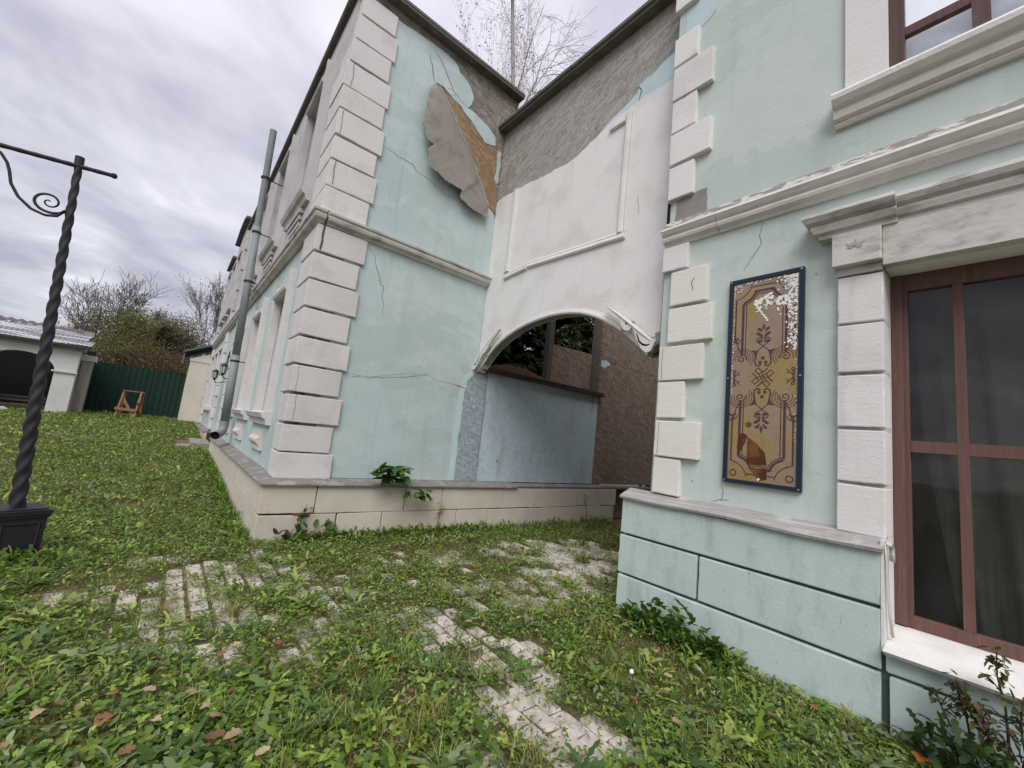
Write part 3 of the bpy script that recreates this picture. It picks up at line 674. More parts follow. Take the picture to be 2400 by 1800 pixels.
MB().prism([(20.5, 8.22), (19.32, 8.455), (18.0, 8.455), (17.0, 8.2), (17.0, 8.28), (18.0, 8.53), (19.35, 8.53), (20.55, 8.29)], 'x', .99, 1.36).build('coping', M['coping'], A)

# stone base: two courses, a slate ledge
topj = [.978, 1.6, 2.81, 3.42, 4.63, 5.26, 6.51, 7.18, 7.8]; botj = [.985, 1.89, 2.5, 3.71, 4.33, 5.57, 6.22, 7.28, 7.75]
MB().box(1.03, 7.72, 5.67, 5.8, -.1, .655).build('base_core', M['void'], A)
for J, z0, z1 in ((topj, .322, .655), (botj, -.12, .312)):
    for i in range(len(J) - 1):
        g = .012 if i < 4 else .006
        yy = 5.62 + rnd.uniform(-.006, .006)
        dz_ = rnd.uniform(-.004, .003)
        if z0 < 0 and i == 0:
            block('base_stone', J[i], 1.44, yy, 5.9, z0, z1 - .008, M['stone'], A, .008, .004, 0, .016)
            block('base_stone', 1.445, J[i + 1] - g, yy + .003, 5.72, z0, z1, M['stone'], A, .008, .004, 0, .016)
            continue
        block('base_stone', J[i] + g / 2, J[i + 1] - g / 2, yy, 5.9 if i == 0 else 5.72, z0 + dz_, z1 + (dz_ if z0 < 0 else 0), M['stone'], A, .008, .004, 0, .014)
MB().box(1.36, 1.56, 5.622, 5.7, .27, .322).build('base_hole', surf('brick_red_hole', srgb(120, 74, 56), .95, rand=0), A)
y = 5.905; k = 0
MB().box(1.06, 1.2, 5.8, 23.0, -.1, .655).build('base_core', M['void'], A)
while y < 13.5:
    L = rnd.uniform(.9, 1.5)
    block('base_stone', .985, 1.12, y, min(y + L - .012, 13.6), .325, .655, M['stone'], A, .008, .004, 0, .014)
    block('base_stone', .99, 1.12, y + (.02 if k else 0), min(y + L - .012, 13.6) , -.1, .315, M['stone'], A, .008, .004, 0, .014)
    y += L; k += 1
y = 16.4
while y < 22.8:
    L = rnd.uniform(1.0, 1.5); block('base_stone', .985, 1.12, y, min(y + L - .01, 23), .2, .655, M['stone'], A, .008, .004, 0, .014); y += L
lp = [(-.02, .658), (.205, .658), (.225, .664), (.222, .682), (.02, .735), (-.02, .735)]
MB().sweep(lp, [(4.9, 5.80), (1.17, 5.80), (1.17, 9.3)]).build('base_ledge', M['slate'], A)
MB().sweep([(-.02, .655), (.18, .655), (.19, .69), (.02, .725), (-.02, .725)], [(7.35, 5.81), (4.905, 5.80)]).build('base_ledge', M['slate'], A)
MB().sweep([(-.02, .655), (.17, .655), (.17, .68), (.0, .70)], [(9.6, 5.81), (7.36, 5.81)]).build('base_ledge', M['timber'], A)
yy = 9.31
for L in (.7, .9, .6, 1.1, .95):
    zz = rnd.uniform(-.012, .01)
    MB().sweep([(o + rnd.uniform(-.01, .01), z + zz) for o, z in lp], [(1.17, yy), (1.17, yy + L - .01)]).build('base_ledge', M['slate'], A)
    yy += L
MB().sweep(lp, [(1.17, 16.4), (1.17, 23.0)]).build('base_ledge', M['slate'], A)

st = thing('entrance_steps', 'two low concrete steps beside the doorway of the blue building', 'steps', (.8, 15, .3))
MB().box(.62, 1.15, 14.2, 16.2, .1, .47).build('step', M['concrete'], st)
MB().box(.30, .619, 14.4, 16.0, .1, .36).build('step', M['concrete'], st)

# leaning downpipe
dp = thing('downpipe', 'grey galvanised downpipe leaning away from the blue building front wall', 'downpipe', (.95, 10.8, .9))
b0 = Vector((.97, 10.85, 1.22)); b1 = Vector((.765, 10.38, 7.75))
pt = lambda t: tuple(b0.lerp(b1, t))
MB().tube([pt(.0), pt(.22)], .084, 14).build('pipe', M['galv'], dp, True)
MB().tube([pt(.21), pt(.66)], .075, 14).build('pipe', M['galv'], dp, True)
MB().tube([pt(.65), pt(1)], .068, 14, cap=False).build('pipe', M['galv'], dp, True)
MB().tube([pt(0), (.97, 10.85, 1.1), (.95, 10.80, 1.0), (.88, 10.60, .945), (.81, 10.40, .92)], [.086, .086, .085, .084, .084], 14, cap=False).build('elbow', M['galv'], dp, True)
MB().tube([(.83, 10.45, .926), (.837, 10.47, .93)], .078, 12).build('mouth', M['void'], dp)
for t in (.2, .47, .64, .83):
    p = b0.lerp(b1, t)
    o = MB().tube([p - Vector((0, 0, .018)), p + Vector((0, 0, .018))], .091, 14).build('clamp', M['iron'], dp)
    MB().tube([p, (1.16, p.y + .05, p.z)], .012, 6).build('clamp_rod', M['iron'], o)

def lantern(p, label):
    t = thing('wall_lantern', label, 'lantern', p, 'lanterns by the far doorway')
    x, y, z = p
    MB().tube([(x, y, z + .05), (x - .0, y, z + .10), (x, y, z + .14)], [.10, .07, .012], 6).build('cap', M['iron'], t)
    MB().tube([(x, y, z - .13), (x, y, z + .045)], [.055, .088], 6).build('glass', M['lampglass'], t)
    MB().tube([(x, y, z - .19), (x, y, z - .13)], [.02, .06], 6).build('base', M['iron'], t)
    for k in range(6):
        a = k * math.pi / 3
        MB().bar((x + .058 * math.cos(a), y + .058 * math.sin(a), z - .13), (x + .092 * math.cos(a), y + .092 * math.sin(a), z + .05), .012, .012).build('bar', M['iron'], t)
    MB().tube([(x, y, z - .19), (x + .05, y, z - .27), (x + .15, y, z - .25), (1.15, y, z - .2)], .014, 6).build('arm', M['iron'], t)
lantern((.93, 13.15, 2.52), 'black wall lantern nearer the downpipe, by the far doorway')
lantern((.90, 15.25, 2.48), 'black wall lantern beyond the far doorway')

# ------------------------------------------------------------------ white gateway wall with the low arch
Gt = thing('gateway_wall', 'white plastered gateway wall with a wide low arch between the two buildings', 'gateway', (3.95, 4.1, 2.6))
ARC = [(5.795, 2.60), (5.66, 2.71), (5.52, 2.85), (5.38, 2.96), (5.22, 3.055), (5.05, 3.13), (4.82, 3.21), (4.58, 3.265), (4.34, 3.295), (4.10, 3.31), (3.9, 3.305), (3.71, 3.285), (3.53, 3.25), (3.36, 3.195), (3.22, 3.135), (3.08, 3.06), (2.96, 2.99), (2.85, 2.915), (2.76, 2.84), (2.67, 2.765), (2.58, 2.68), (2.50, 2.59)]
def off(P, d):
    o = []
    for i, p in enumerate(P):
        a = Vector(P[max(i - 1, 0)]); b = Vector(P[min(i + 1, len(P) - 1)]); t = (b - a).normalized(); q = Vector((t.y, -t.x))
        if q.y > 0: q = -q
        o.append(tuple(Vector(p) + q * d))
    return o
inner = off(ARC, .055)
board = [(5.795, 7.0), (2.31, 7.0), (2.31, 2.62), (2.50, 2.55)] + inner[::-1][1:-1] + [(5.795, 2.60)]
MB().prism(board, 'x', 3.90, 4.02).build('board_wall', M['osb_gate'], Gt)
topedge = [(5.79, 5.64), (5.55, 5.68), (5.319, 5.66), (4.95, 5.66), (4.552, 5.61), (4.2, 5.60), (3.95, 5.60), (3.75, 5.66), (3.467, 5.77), (3.2, 5.84), (3.0, 5.86), (2.7, 5.88), (2.40, 5.88)]
white = ragged(topedge, .05, .014, 31, closed=False) + [(2.385, 2.72), (2.45, 2.64)] + [p for p in inner[::-1] if p[0] < 5.78 and p[0] > 2.5] + [(5.785, 2.56)]
MB().prism(white, 'x', 3.8875, 3.8995).build('plaster_coat', M['white'], Gt)
bluep = ragged([(3.467, 5.78), (3.189, 5.906), (2.92, 6.0), (2.90, 6.12), (2.674, 6.152), (2.448, 6.232), (2.40, 6.23), (2.40, 5.86), (2.7, 5.86), (3.0, 5.84), (3.2, 5.82)], .05, .012, 32)
MB().prism(bluep, 'x', 3.889, 3.8993).build('plaster_scrap', M['blue_pale'], Gt)
# narrow board strip between the plaster and the right-hand building
MB().box(3.868, 3.899, 2.315, 2.378, 2.60, 3.64).build('board_strip', M['grey_cement'], Gt)
V, F = ribbon(ragged([(2.9, 6.1), (2.86, 6.0), (2.88, 5.87)], .03, .008, 2, closed=False), .012, YS, 3.8865); mesh_obj('crack', V, F, M['crack'], Gt)
V, F = ribbon(ragged([(2.39, 2.77), (2.55, 2.735), (2.62, 2.745)], .03, .004, 3, closed=False), .008, YS, 3.8868); mesh_obj('crack', V, F, M['crack'], Gt)
V, F = ribbon(ragged([(2.80, 4.55), (2.78, 4.38), (2.76, 4.3)], .03, .008, 5, closed=False), .005, YS, 3.8868); mesh_obj('crack', V, F, M['crack'], Gt)
# panel mouldings
def mould(name, a, b, w, parent, mt, x=3.8870, bow=0.0, end=(0, 0)):
    """moulding strip from a to b on the gateway plane (y, z)"""
    a = Vector(a); b = Vector(b); t = (b - a).normalized(); q = Vector((-t.y, t.x))
    prof = [(-w / 2, 0), (-w / 2, .012), (-w * .3, .022), (-w * .12, .018), (w * .05, .034), (w * .32, .040), (w / 2, .028), (w / 2, 0)]
    V = []; n = len(prof); N = 10
    r = random.Random(int(abs(a.x * 100 + a.y * 37)))
    for i in range(N + 1):
        c = a.lerp(b, i / N) + q * (bow * math.sin(math.pi * i / N) + r.uniform(-.002, .002))
        for o, h in prof: p = c + q * o; V.append((x - h, p.x, p.y))
    F = [(i * n + j, i * n + (j + 1) % n, (i + 1) * n + (j + 1) % n, (i + 1) * n + j) for i in range(N) for j in range(n)]
    F += [tuple(range(n)), tuple(N * n + j for j in range(n))[::-1]]
    m_ = MB(); m_.add(V, F); return m_.build(name, mt, parent)
mould('panel_moulding', (5.26, 4.20), (5.255, 5.66), .125, Gt, M['white'])
mould('panel_moulding', (2.985, 5.77), (2.99, 4.14), .125, Gt, M['white'])
mould('panel_moulding', (4.72, 4.175), (2.935, 4.095), .105, Gt, M['flake'])
mould('panel_moulding', (5.29, 4.125), (4.75, 4.165), .10, Gt, M['flake'])
mould('panel_moulding', (3.30, 5.705), (3.056, 5.715), .095, Gt, M['flake'])
# roll round the arch
pathA = [(p, q) for p, q in ARC if 2.83 < p < 5.6]
V = []; F = []; prof = [(-.060, .0), (-.060, .018), (-.042, .030), (-.015, .026), (-.006, .012), (.014, .010), (.018, .0)]
sA = off(pathA, .0); n = len(prof)
for i, p in enumerate(pathA):
    a = Vector(pathA[max(i - 1, 0)]); b = Vector(pathA[min(i + 1, len(pathA) - 1)]); t = (b - a).normalized(); q = Vector((-t.y, t.x))
    if q.y < 0: q = -q
    for o, h in prof: c = Vector(p) + q * o; V.append((3.8872 - h, c.x, c.y))
F = [(i * n + j, i * n + j + 1, (i + 1) * n + j + 1, (i + 1) * n + j) for i in range(len(pathA) - 1) for j in range(n - 1)]
F += [tuple(range(n)), tuple((len(pathA) - 1) * n + j for j in range(n))[::-1]]
m_ = MB(); m_.add(V, F); m_.build('arch_roll', M['white_warm'], Gt)
V = []
for (a, b) in inner: V += [(3.885, a, b), (4.03, a, b)]
F = [(2 * i, 2 * i + 1, 2 * i + 3, 2 * i + 2) for i in range(len(inner) - 1)]
so = mesh_obj('arch_soffit', V, F, M['white'], Gt); so.modifiers.new('t', 'SOLIDIFY').thickness = .012
# broken scroll ornaments, right one sagging off the wall, left one at the foot of the arch
scr = [(3.09, 3.20), (3.085, 3.16), (3.0, 3.08), (2.92, 3.02), (2.86, 2.985), (2.845, 2.93), (2.80, 2.86), (2.73, 2.84), (2.70, 2.875), (2.66, 2.82), (2.62, 2.73), (2.56, 2.62), (2.49, 2.565), (2.44, 2.58), (2.41, 2.64), (2.395, 2.68), (2.50, 2.755), (2.66, 2.90), (2.82, 3.03), (2.98, 3.14)]
o = MB().prism(ragged(scr, .04, .003, 7), 'x', 3.80, 3.842).build('scroll_ornament', M['white_warm'], Gt, label='broken scroll ornament sagging off the arch')
V, F = ribbon([(2.62, 2.79), (2.585, 2.70), (2.54, 2.66), (2.49, 2.645), (2.455, 2.655)], .022, YS, 3.7985); mesh_obj('scroll_groove', V, F, M['void'], o)
MB().tube([(3.805, y, z) for y, z in [(3.07, 3.185), (2.9, 3.065), (2.75, 2.945), (2.6, 2.82), (2.44, 2.69)]], [.006, .016, .02, .018, .012], 7).build('scroll_rib', M['white_warm'], o)
MB().tube([(3.797, 2.765, 2.935), (3.803, 2.765, 2.935)], .018, 10).build('nail_hole', M['void'], o)
MB().box(3.842, 3.8865, 2.72, 2.80, 2.90, 2.96).build('spacer', M['timber'], o)
MB().prism(ragged([(2.42, 2.62), (2.36, 2.66), (2.33, 2.60), (2.44, 2.55)], .03, .008, 3), 'x', 3.84, 3.89).build('broken_stub', M['darkwood'], Gt)
MB().prism(ragged([(2.44, 2.78), (2.33, 2.80), (2.32, 2.66), (2.38, 2.64)], .03, .01, 4), 'x', 3.86, 3.867).build('plaster_scrap', M['grey_cement'], Gt)
scl = [(5.20, 3.21), (5.16, 3.20), (5.28, 3.09), (5.38, 2.99), (5.47, 2.87), (5.55, 2.82), (5.60, 2.76), (5.66, 2.66), (5.745, 2.58), (5.79, 2.585), (5.792, 2.66), (5.72, 2.76), (5.6, 2.90), (5.46, 3.02), (5.34, 3.12)]
o = MB().prism(ragged(scl, .04, .003, 8), 'x', 3.80, 3.842).build('scroll_ornament', M['white_warm'], Gt)
V, F = ribbon([(5.62, 2.79), (5.67, 2.72), (5.72, 2.66), (5.755, 2.66)], .018, YS, 3.7985); mesh_obj('scroll_groove', V, F, M['void'], o)
MB().tube([(3.805, y, z) for y, z in [(5.20, 3.19), (5.35, 3.08), (5.5, 2.96), (5.65, 2.81), (5.77, 2.66)]], [.006, .014, .016, .016, .012], 7).build('scroll_rib', M['white_warm'], o)
MB().box(3.842, 3.8865, 5.45, 5.52, 2.90, 2.95).build('spacer', M['timber'], o)
# coping of the gateway, two lengths
cpf = [(-.16, 7.0), (.14, 6.985), (.14, 7.02), (.17, 7.035), (.17, 7.085), (-.16, 7.12)]
MB().sweep(cpf, [(3.90, 2.31), (3.90, 4.02)]).build('coping', M['coping'], Gt)
MB().sweep([(a, b + .008) for a, b in cpf], [(3.90, 4.03), (3.90, 5.86)]).build('coping', M['coping'], Gt)

# ------------------------------------------------------------------ mint building (right)
B = thing('mint_building', 'mint green building on the right with white window surrounds and banded base', 'building', (3.72, 1.0, 0))
LW = (-1.3, .555, .50, 2.98); UW = (-1.3, .53, 4.47, 6.6)
MB().prism([[(-3.0, 1.10), (LW[0], 1.10), (LW[0], 3.0), (.575, 3.0), (.575, 1.10), (2.28, 1.10), (2.28, 8.0), (-3.0, 8.0)], [(UW[0], UW[2]), (UW[1], UW[2]), (UW[1], UW[3]), (UW[0], UW[3])]], 'x', 3.72, 3.90).build('front_wall', M['mint_b'], B)
MB().box(3.901, 15.0, 2.18, 2.28, .0, 6.9).build('side_wall', M['osb_brown'], B)
MB().box(3.735, 3.90, 2.2805, 2.296, 1.10, 6.98).build('corner_edge', M['grey_cement'], B)
# missing block patches
MB().prism(ragged([(2.19, 3.84), (2.19, 4.15), (1.87, 4.17), (1.865, 3.84)], .04, .006, 41, keep=(3,)), 'x', 3.7155, 3.7195).build('bare_patch', M['grey_cement'], B)
MB().prism(ragged([(2.2, 6.12), (2.2, 6.50), (1.87, 6.5), (1.865, 6.2), (1.97, 6.13), (2.05, 6.11)], .04, .01, 42), 'x', 3.7155, 3.7195).build('bare_patch', M['blue_pale'], B)
MB().box(3.70, 3.7195, 2.255, 2.279, 3.85, 4.14).build('dark_gap', M['void'], B)
QB = [(1.14, 1.48, 2.26, 1.99, 1), (1.49, 1.835, 2.26, 1.825, 1), (1.86, 2.215, 2.26, 1.99, 1), (2.225, 2.57, 2.27, 1.825, 1), (2.60, 2.955, 2.195, 1.755, 1), (2.975, 3.335, 2.185, 1.815, 1), (3.36, 3.625, 2.295, 2.02, 0),
      (4.155, 4.53, 2.285, 2.012, 0), (4.552, 4.918, 2.288, 1.85, 0), (4.932, 5.312, 2.288, 2.02, 0), (5.33, 5.73, 2.297, 1.86, 0), (5.745, 6.105, 2.305, 2.035, 0), (6.48, 6.86, 2.33, 2.06, 0), (6.88, 7.25, 2.33, 1.88, 0), (7.27, 7.62, 2.33, 2.06, 0)]
for i, (z0, z1, ya, yb, wm) in enumerate(QB):
    block('quoin', 3.668 + rnd.uniform(-.008, .004), 3.735, yb * .993, ya * .993, z0 + .004, z1 - .004, M['white_warm' if wm else 'white'], B, .006, .004, rnd.uniform(-.012, .012) if i in (4, 5) else rnd.uniform(-.004, .004), .012)
for pts, wd in (([(2.205, 1.51), (2.20, 1.82)], .003), ([(2.205, 2.24), (2.21, 2.4), (2.205, 2.56)], .004), ([(1.93, 3.1), (1.95, 3.18), (1.92, 3.22)], .005)):
    V, F = ribbon(ragged(pts, .04, .003, 6, closed=False), wd, YS, 3.657, taper=False); mesh_obj('crack', V, F, M['crack'], B)
for pts in ([(1.35, 3.62), (1.38, 3.5), (1.36, 3.42), (1.45, 3.28), (1.5, 3.2)], [(1.62, 1.17), (1.60, 1.26), (1.62, 1.3)], [(1.70, 1.155), (1.63, 1.18), (1.55, 1.19)]):
    V, F = ribbon(ragged(pts, .03, .006, 6, closed=False), .004, YS, 3.718); mesh_obj('crack', V, F, M['crack'], B)
# string course, bare along its flaked top
sc = [(.0, 3.63), (.02, 3.63), (.03, 3.655), (.075, 3.675), (.085, 3.70), (.078, 3.722), (.10, 3.74), (.125, 3.775), (.118, 3.80), (.0, 3.815)]
for a, b in ((-3.0, 1.72), (1.726, 2.275)):
    c_ = MB().sweep(sc if a < 0 else [(o * .97, z + .004) for o, z in sc], [(3.72, a), (3.72, b)]).build('string_course', M['flake'], B)
    MB().sweep([(.0, 3.8155), (.116, 3.8025), (.095, 3.818), (.05, 3.845), (.034, 3.90), (.0, 3.905)], [(3.72, a), (3.72, b)]).build('flaked_top', M['flake_top'], c_)

# base: three bands with deep joints, sloping ledge board
dj = surf('dark_joint', srgb(72, 86, 82), .95, rand=0)
MB().box(3.615, 3.9, .573, 2.46, 0, 1.045).build('base_core', dj, B)
MB().box(3.6155, 3.9, -1.4, .5725, 0, .462).build('base_core', dj, B)
MB().box(3.615, 3.9, -3.0, -1.401, 0, 1.099).build('base_core', dj, B)
R = lambda y0, y1, z0, z1, x=3.585: block('base_panel', x, 3.63, y0, y1, z0, z1, M['mint_plinth'], B, .006, .002, 0, .006)
R(.572, 2.50, .722, 1.042)
R(.572, 1.715, .355, .700); R(1.735, 2.505, .355, .700)
R(.575, 2.50, -.05, .332); R(-1.4, .535, -.05, .332); R(-3.0, -1.42, -.05, .332)
R(-1.4, .552, .352, .462, 3.59)
R(-3.0, -1.42, .355, 1.04)
MB().box(3.63, 4.3, 2.4605, 2.495, -.05, 1.04).build('base_return', M['mint_plinth'], B)
V = []; F = []; N = 44; r7 = random.Random(7)
for i in range(N + 1):
    y = .555 + (2.515 - .555) * i / N; wv = r7.uniform(-.004, .004); dz_ = .006 * math.sin(y * 5)
    V += [(3.555 + wv, y, 1.046 + dz_), (3.550 + wv, y, 1.066 + dz_), (3.575, y, 1.082 + dz_), (3.72, y, 1.142), (3.735, y, 1.142), (3.735, y, 1.046)]
F = [(i * 6 + j, i * 6 + (j + 1) % 6, (i + 1) * 6 + (j + 1) % 6, (i + 1) * 6 + j) for i in range(N) for j in range(6)] + [tuple(range(6)), tuple(N * 6 + j for j in range(6))[::-1]]
m_ = MB(); m_.add(V, F); m_.build('base_ledge', M['ledge'], B)

# ground-floor window
w = thing('window', None, None, (3.94, -.37, .5)); w.parent = B; w.location = Vector((3.94, -.37, .5)) - ORG[B]
MB().box(3.585, 3.99, .5545, .571, .46, 1.12).build('reveal', M['white'], w)
MB().box(3.90, 3.99, .555, .58, 1.12, 2.98).build('reveal', M['white'], w)
MB().box(3.722, 3.99, -1.3, .5540, 2.980, 2.999).build('head_board', M['white'], w)
MB().prism([(3.53, .463), (3.515, .485), (3.53, .498), (3.93, .565), (3.99, .57), (3.99, .463)], 'y', -1.4, .553).build('sill', M['flake'], w, label='white window sill with cracked flaking paint')
F0 = 3.925
MB().box(F0, F0 + .07, .466, .5535, .572, 2.978).build('frame_stile', M['frame'], w)
MB().box(F0 - .012, F0, .49, .552, .573, 2.975).build('frame_bead', M['frame'], w)
MB().box(F0, F0 + .07, -1.3, .466, 2.86, 2.978).build('frame_head', M['frame'], w)
MB().box(F0, F0 + .07, -1.3, .466, .566, .64).build('frame_bottom', M['frame'], w)
for y0 in (.193, -.37, -.75): MB().box(F0 + .008, F0 + .062, y0, y0 + .05, .64, 2.86).build('mullion', M['frame'], w)
for a, b in ((.243, .466), (-.32, .193), (-.70, -.37), (-1.3, -.75)): MB().box(F0 + .010, F0 + .06, a, b, 1.705, 1.782).build('glazing_bar', M['frame'], w)
for a, b in ((.243, .466), (-.32, .193), (-.70, -.37), (-1.3, -.75)):
    for z0, z1 in ((.64, 1.705), (1.782, 2.86)): mesh_obj('pane', [(F0 + .035, a, z0), (F0 + .035, b, z0), (F0 + .035, b, z1), (F0 + .035, a, z1)], [(0, 1, 2, 3)], M['glass'], w)
# dark room and a hanging curtain behind the glass
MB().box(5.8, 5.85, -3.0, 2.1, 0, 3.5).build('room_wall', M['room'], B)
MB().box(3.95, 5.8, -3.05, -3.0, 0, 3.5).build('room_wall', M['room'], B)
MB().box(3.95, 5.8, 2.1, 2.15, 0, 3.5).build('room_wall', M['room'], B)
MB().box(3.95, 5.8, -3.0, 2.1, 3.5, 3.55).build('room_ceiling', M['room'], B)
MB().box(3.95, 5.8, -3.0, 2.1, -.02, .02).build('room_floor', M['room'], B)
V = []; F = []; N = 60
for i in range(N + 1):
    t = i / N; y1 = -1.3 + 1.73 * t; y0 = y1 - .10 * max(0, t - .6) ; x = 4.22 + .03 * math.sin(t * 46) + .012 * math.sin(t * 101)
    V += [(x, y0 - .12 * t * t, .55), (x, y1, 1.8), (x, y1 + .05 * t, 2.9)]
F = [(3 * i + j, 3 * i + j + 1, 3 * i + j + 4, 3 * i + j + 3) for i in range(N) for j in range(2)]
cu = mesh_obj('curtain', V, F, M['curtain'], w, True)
# peeling strip on the reveal
V = []; F = []
strip = [(3.60, 1.10, .0), (3.605, 1.0, .004), (3.615, .85, .006), (3.63, .7, .01), (3.66, .54, .018)]
for i, (x, z, o) in enumerate(strip): V += [(x - .012, .553 - o, z), (x + .022 - .004 * i, .549 - o * 1.4, z)]
F = [(2 * i, 2 * i + 1, 2 * i + 3, 2 * i + 2) for i in range(4)]
k = len(V); curl = [(3.60, 1.10), (3.62, 1.115), (3.66, 1.11), (3.70, 1.085), (3.715, 1.04), (3.71, .99)]
for x, z in curl: V += [(x, .548, z + .0), (x + .004, .52, z - .012)]
F += [(k + 2 * i, k + 2 * i + 1, k + 2 * i + 3, k + 2 * i + 2) for i in range(len(curl) - 1)]
ps = mesh_obj('peeling_strip', V, F, M['foil'], w, True); ps.modifiers.new('t', 'SOLIDIFY').thickness = .004
# rusticated pilaster, capital, lintel and hood
for z0, z1 in ((1.125, 1.443), (1.463, 1.818), (1.842, 2.206), (2.230, 2.574), (2.596, 2.945)):
    block('pilaster_block', 3.668 + rnd.uniform(-.004, .004), 3.90, .5555, .812, z0, z1, M['white'], w, .006, .003, 0, .008)
MB().box(3.712, 3.90, .5575, .80, 1.10, 2.99).build('pilaster_core', M['grime_white'], w)
MB().box(3.66, 3.90, .557, .818, 2.955, 3.01).build('pilaster_neck', M['grime_white'], w)
block('capital', 3.598, 3.72, .553, .835, 3.012, 3.262, M['grime_white'], w, .006, .003)
MB().box(3.635, 3.7195, -1.4, .5515, 2.975, 3.262).build('lintel', M['grime_white'], w)
hood = [(0, 3.262), (.10, 3.262), (.105, 3.29), (.13, 3.305), (.145, 3.345), (.14, 3.365), (.175, 3.385), (.195, 3.42), (.185, 3.45), (.0, 3.47)]
hr = [(o * .78, z) for o, z in hood]
MB().sweep(hr, [(3.72, -1.5), (3.72, .470)]).build('hood_moulding', M['grime_white'], w)
MB().sweep(hood, [(3.72, .4705), (3.72, .82), (3.74, .82)]).build('hood_moulding', M['grime_white'], w)
# little dirty star mark on the capital
for k in range(7):
    a = math.pi * (.08 + k * .15); L = .045 + .02 * (k % 2)
    c0 = (.70, 3.13)
    V, F = ribbon([(c0[0] + .012 * math.cos(a), c0[1] + .01 * math.sin(a)), (c0[0] + L * .6 * math.cos(a), c0[1] + L * .6 * math.sin(a)), (c0[0] + L * math.cos(a), c0[1] + L * math.sin(a))], .012, YS, 3.5935)
    mesh_obj('stain_mark', V, F, surf('faint_stain', srgb(164, 161, 154), .9, rand=0) if k == 0 else bpy.data.materials['faint_stain'], w)

# upper window
u = thing('window', None, None, (3.85, -.4, 4.5)); u.parent = B; u.location = Vector((3.85, -.4, 4.5)) - ORG[B]
MB().box(3.690, 3.735, .531, .775, 4.47, 6.9).build('surround', M['white'], u)
MB().box(3.735, 3.90, .5285, .5315, 4.47, 6.6).build('reveal', M['white'], u)
usill = [(.0, 4.205), (.03, 4.205), (.045, 4.225), (.04, 4.245), (.075, 4.262), (.085, 4.30), (.085, 4.33), (.12, 4.345), (.150, 4.385), (.155, 4.42), (.135, 4.45), (.08, 4.468), (-.15, 4.476), (-.15, 4.205)]
MB().sweep(usill, [(3.72, -1.5), (3.72, .838)]).build('sill', M['flake'], u)
MB().box(3.815, 3.885, .44, .528, 4.48, 6.6).build('frame_stile', M['frame_up'], u)
MB().box(3.80, 3.815, .475, .526, 4.48, 6.6).build('frame_bead', M['frame_up'], u)
MB().box(3.82, 3.88, .012, .10, 4.48, 6.6).build('mullion', M['frame_up'], u)
MB().box(3.82, 3.88, -.5, -.41, 4.48, 6.6).build('mullion', M['frame_up'], u)
MB().box(3.815, 3.885, -1.3, .44, 4.478, 4.56).build('frame_bottom', M['frame_up'], u)
for a, b in ((.10, .44), (-.41, .012), (-1.3, -.5)):
    MB().box(3.825, 3.875, a, b, 4.86, 4.93).build('glazing_bar', M['frame_up'], u)
    MB().box(3.825, 3.875, a, b, 5.72, 5.79).build('glazing_bar', M['frame_up'], u)
    for z0, z1 in ((4.56, 4.86), (4.93, 5.72), (5.79, 6.6)): mesh_obj('pane', [(3.85, a, z0), (3.85, b, z0), (3.85, b, z1), (3.85, a, z1)], [(0, 1, 2, 3)], M['glass_up'], u)
NX, NZ = 40, 44; V = []
for i in range(NX + 1):
    for j in range(NZ + 1):
        y = -1.3 + 1.83 * i / NX; z = 4.48 + 2.1 * j / NZ
        V.append((3.895 + .018 * math.sin(9 * y + 5 * z) + .014 * math.sin(17 * y - 11 * z + 2) + .01 * math.sin(25 * z + 13 * y), y, z))
F = [(i * (NZ + 1) + j, i * (NZ + 1) + j + 1, (i + 1) * (NZ + 1) + j + 1, (i + 1) * (NZ + 1) + j) for i in range(NX) for j in range(NZ)]
mesh_obj('plastic_film', V, F, M['film'], u, True)

# ------------------------------------------------------------------ ornamental panel on the mint wall
Pn = thing('ornamental_panel', 'tall gilded panel with plum ornament in a dark blue frame on the mint wall', 'panel', (3.69, 1.315, 1.338))
PY, PZ, PH, PW = 1.315, 1.338, 1.772, .57
MB().box(3.696, 3.7185, PY - PW / 2 + .02, PY + PW / 2 - .02, PZ + .02, PZ + PH - .02).build('panel_sheet', M['gold'], Pn)
for a, b, c, d in ((-PW / 2, PW / 2, 0, .032), (-PW / 2, PW / 2, PH - .032, PH)): MB().box(3.684, 3.7185, PY + a, PY + b, PZ + c, PZ + d).build('frame_bar', M['navy'], Pn)
for a in (-PW / 2, PW / 2 - .034): MB().box(3.685, 3.7185, PY + a, PY + a + .034, PZ + .0325, PZ + PH - .0325).build('frame_bar', M['navy'], Pn)
for a in (-PW / 2 + .016, PW / 2 - .016):
    for b in (.016, PH / 2, PH - .016): MB().tube([(3.686, PY + a, PZ + b), (3.680, PY + a, PZ + b)], .009, 8).build('screw', M['screw'], Pn)
OP = lambda a, b, d: (d, PY - a, PZ + b)       # panel coords: a to the right as seen, b up
HC = PH / 2
orn = MB()
def stroke(pts, w, mirror=True, updown=True, taper=False):
    for sx_ in ((1, -1) if mirror else (1,)):
        for sy in ((1, -1) if updown else (1,)):
            q = [(sx_ * a, HC + sy * b) for a, b in pts]
            V, F = ribbon(q, w * 1.2, OP, 3.6947 - len(orn.V) * 4e-7, taper); orn.add(V, F)
def blob(pts, mirror=True, updown=True):
    for sx_ in ((1, -1) if mirror else (1,)):
        for sy in ((1, -1) if updown else (1,)):
            q = [(sx_ * a, HC + sy * b) for a, b in pts]
            tri = tessellate_polygon([[Vector((a, b, 0)) for a, b in q]])
            orn.add([OP(a, b, 3.6944 - len(orn.V) * 4e-7) for a, b in q], [tuple(t) for t in tri])
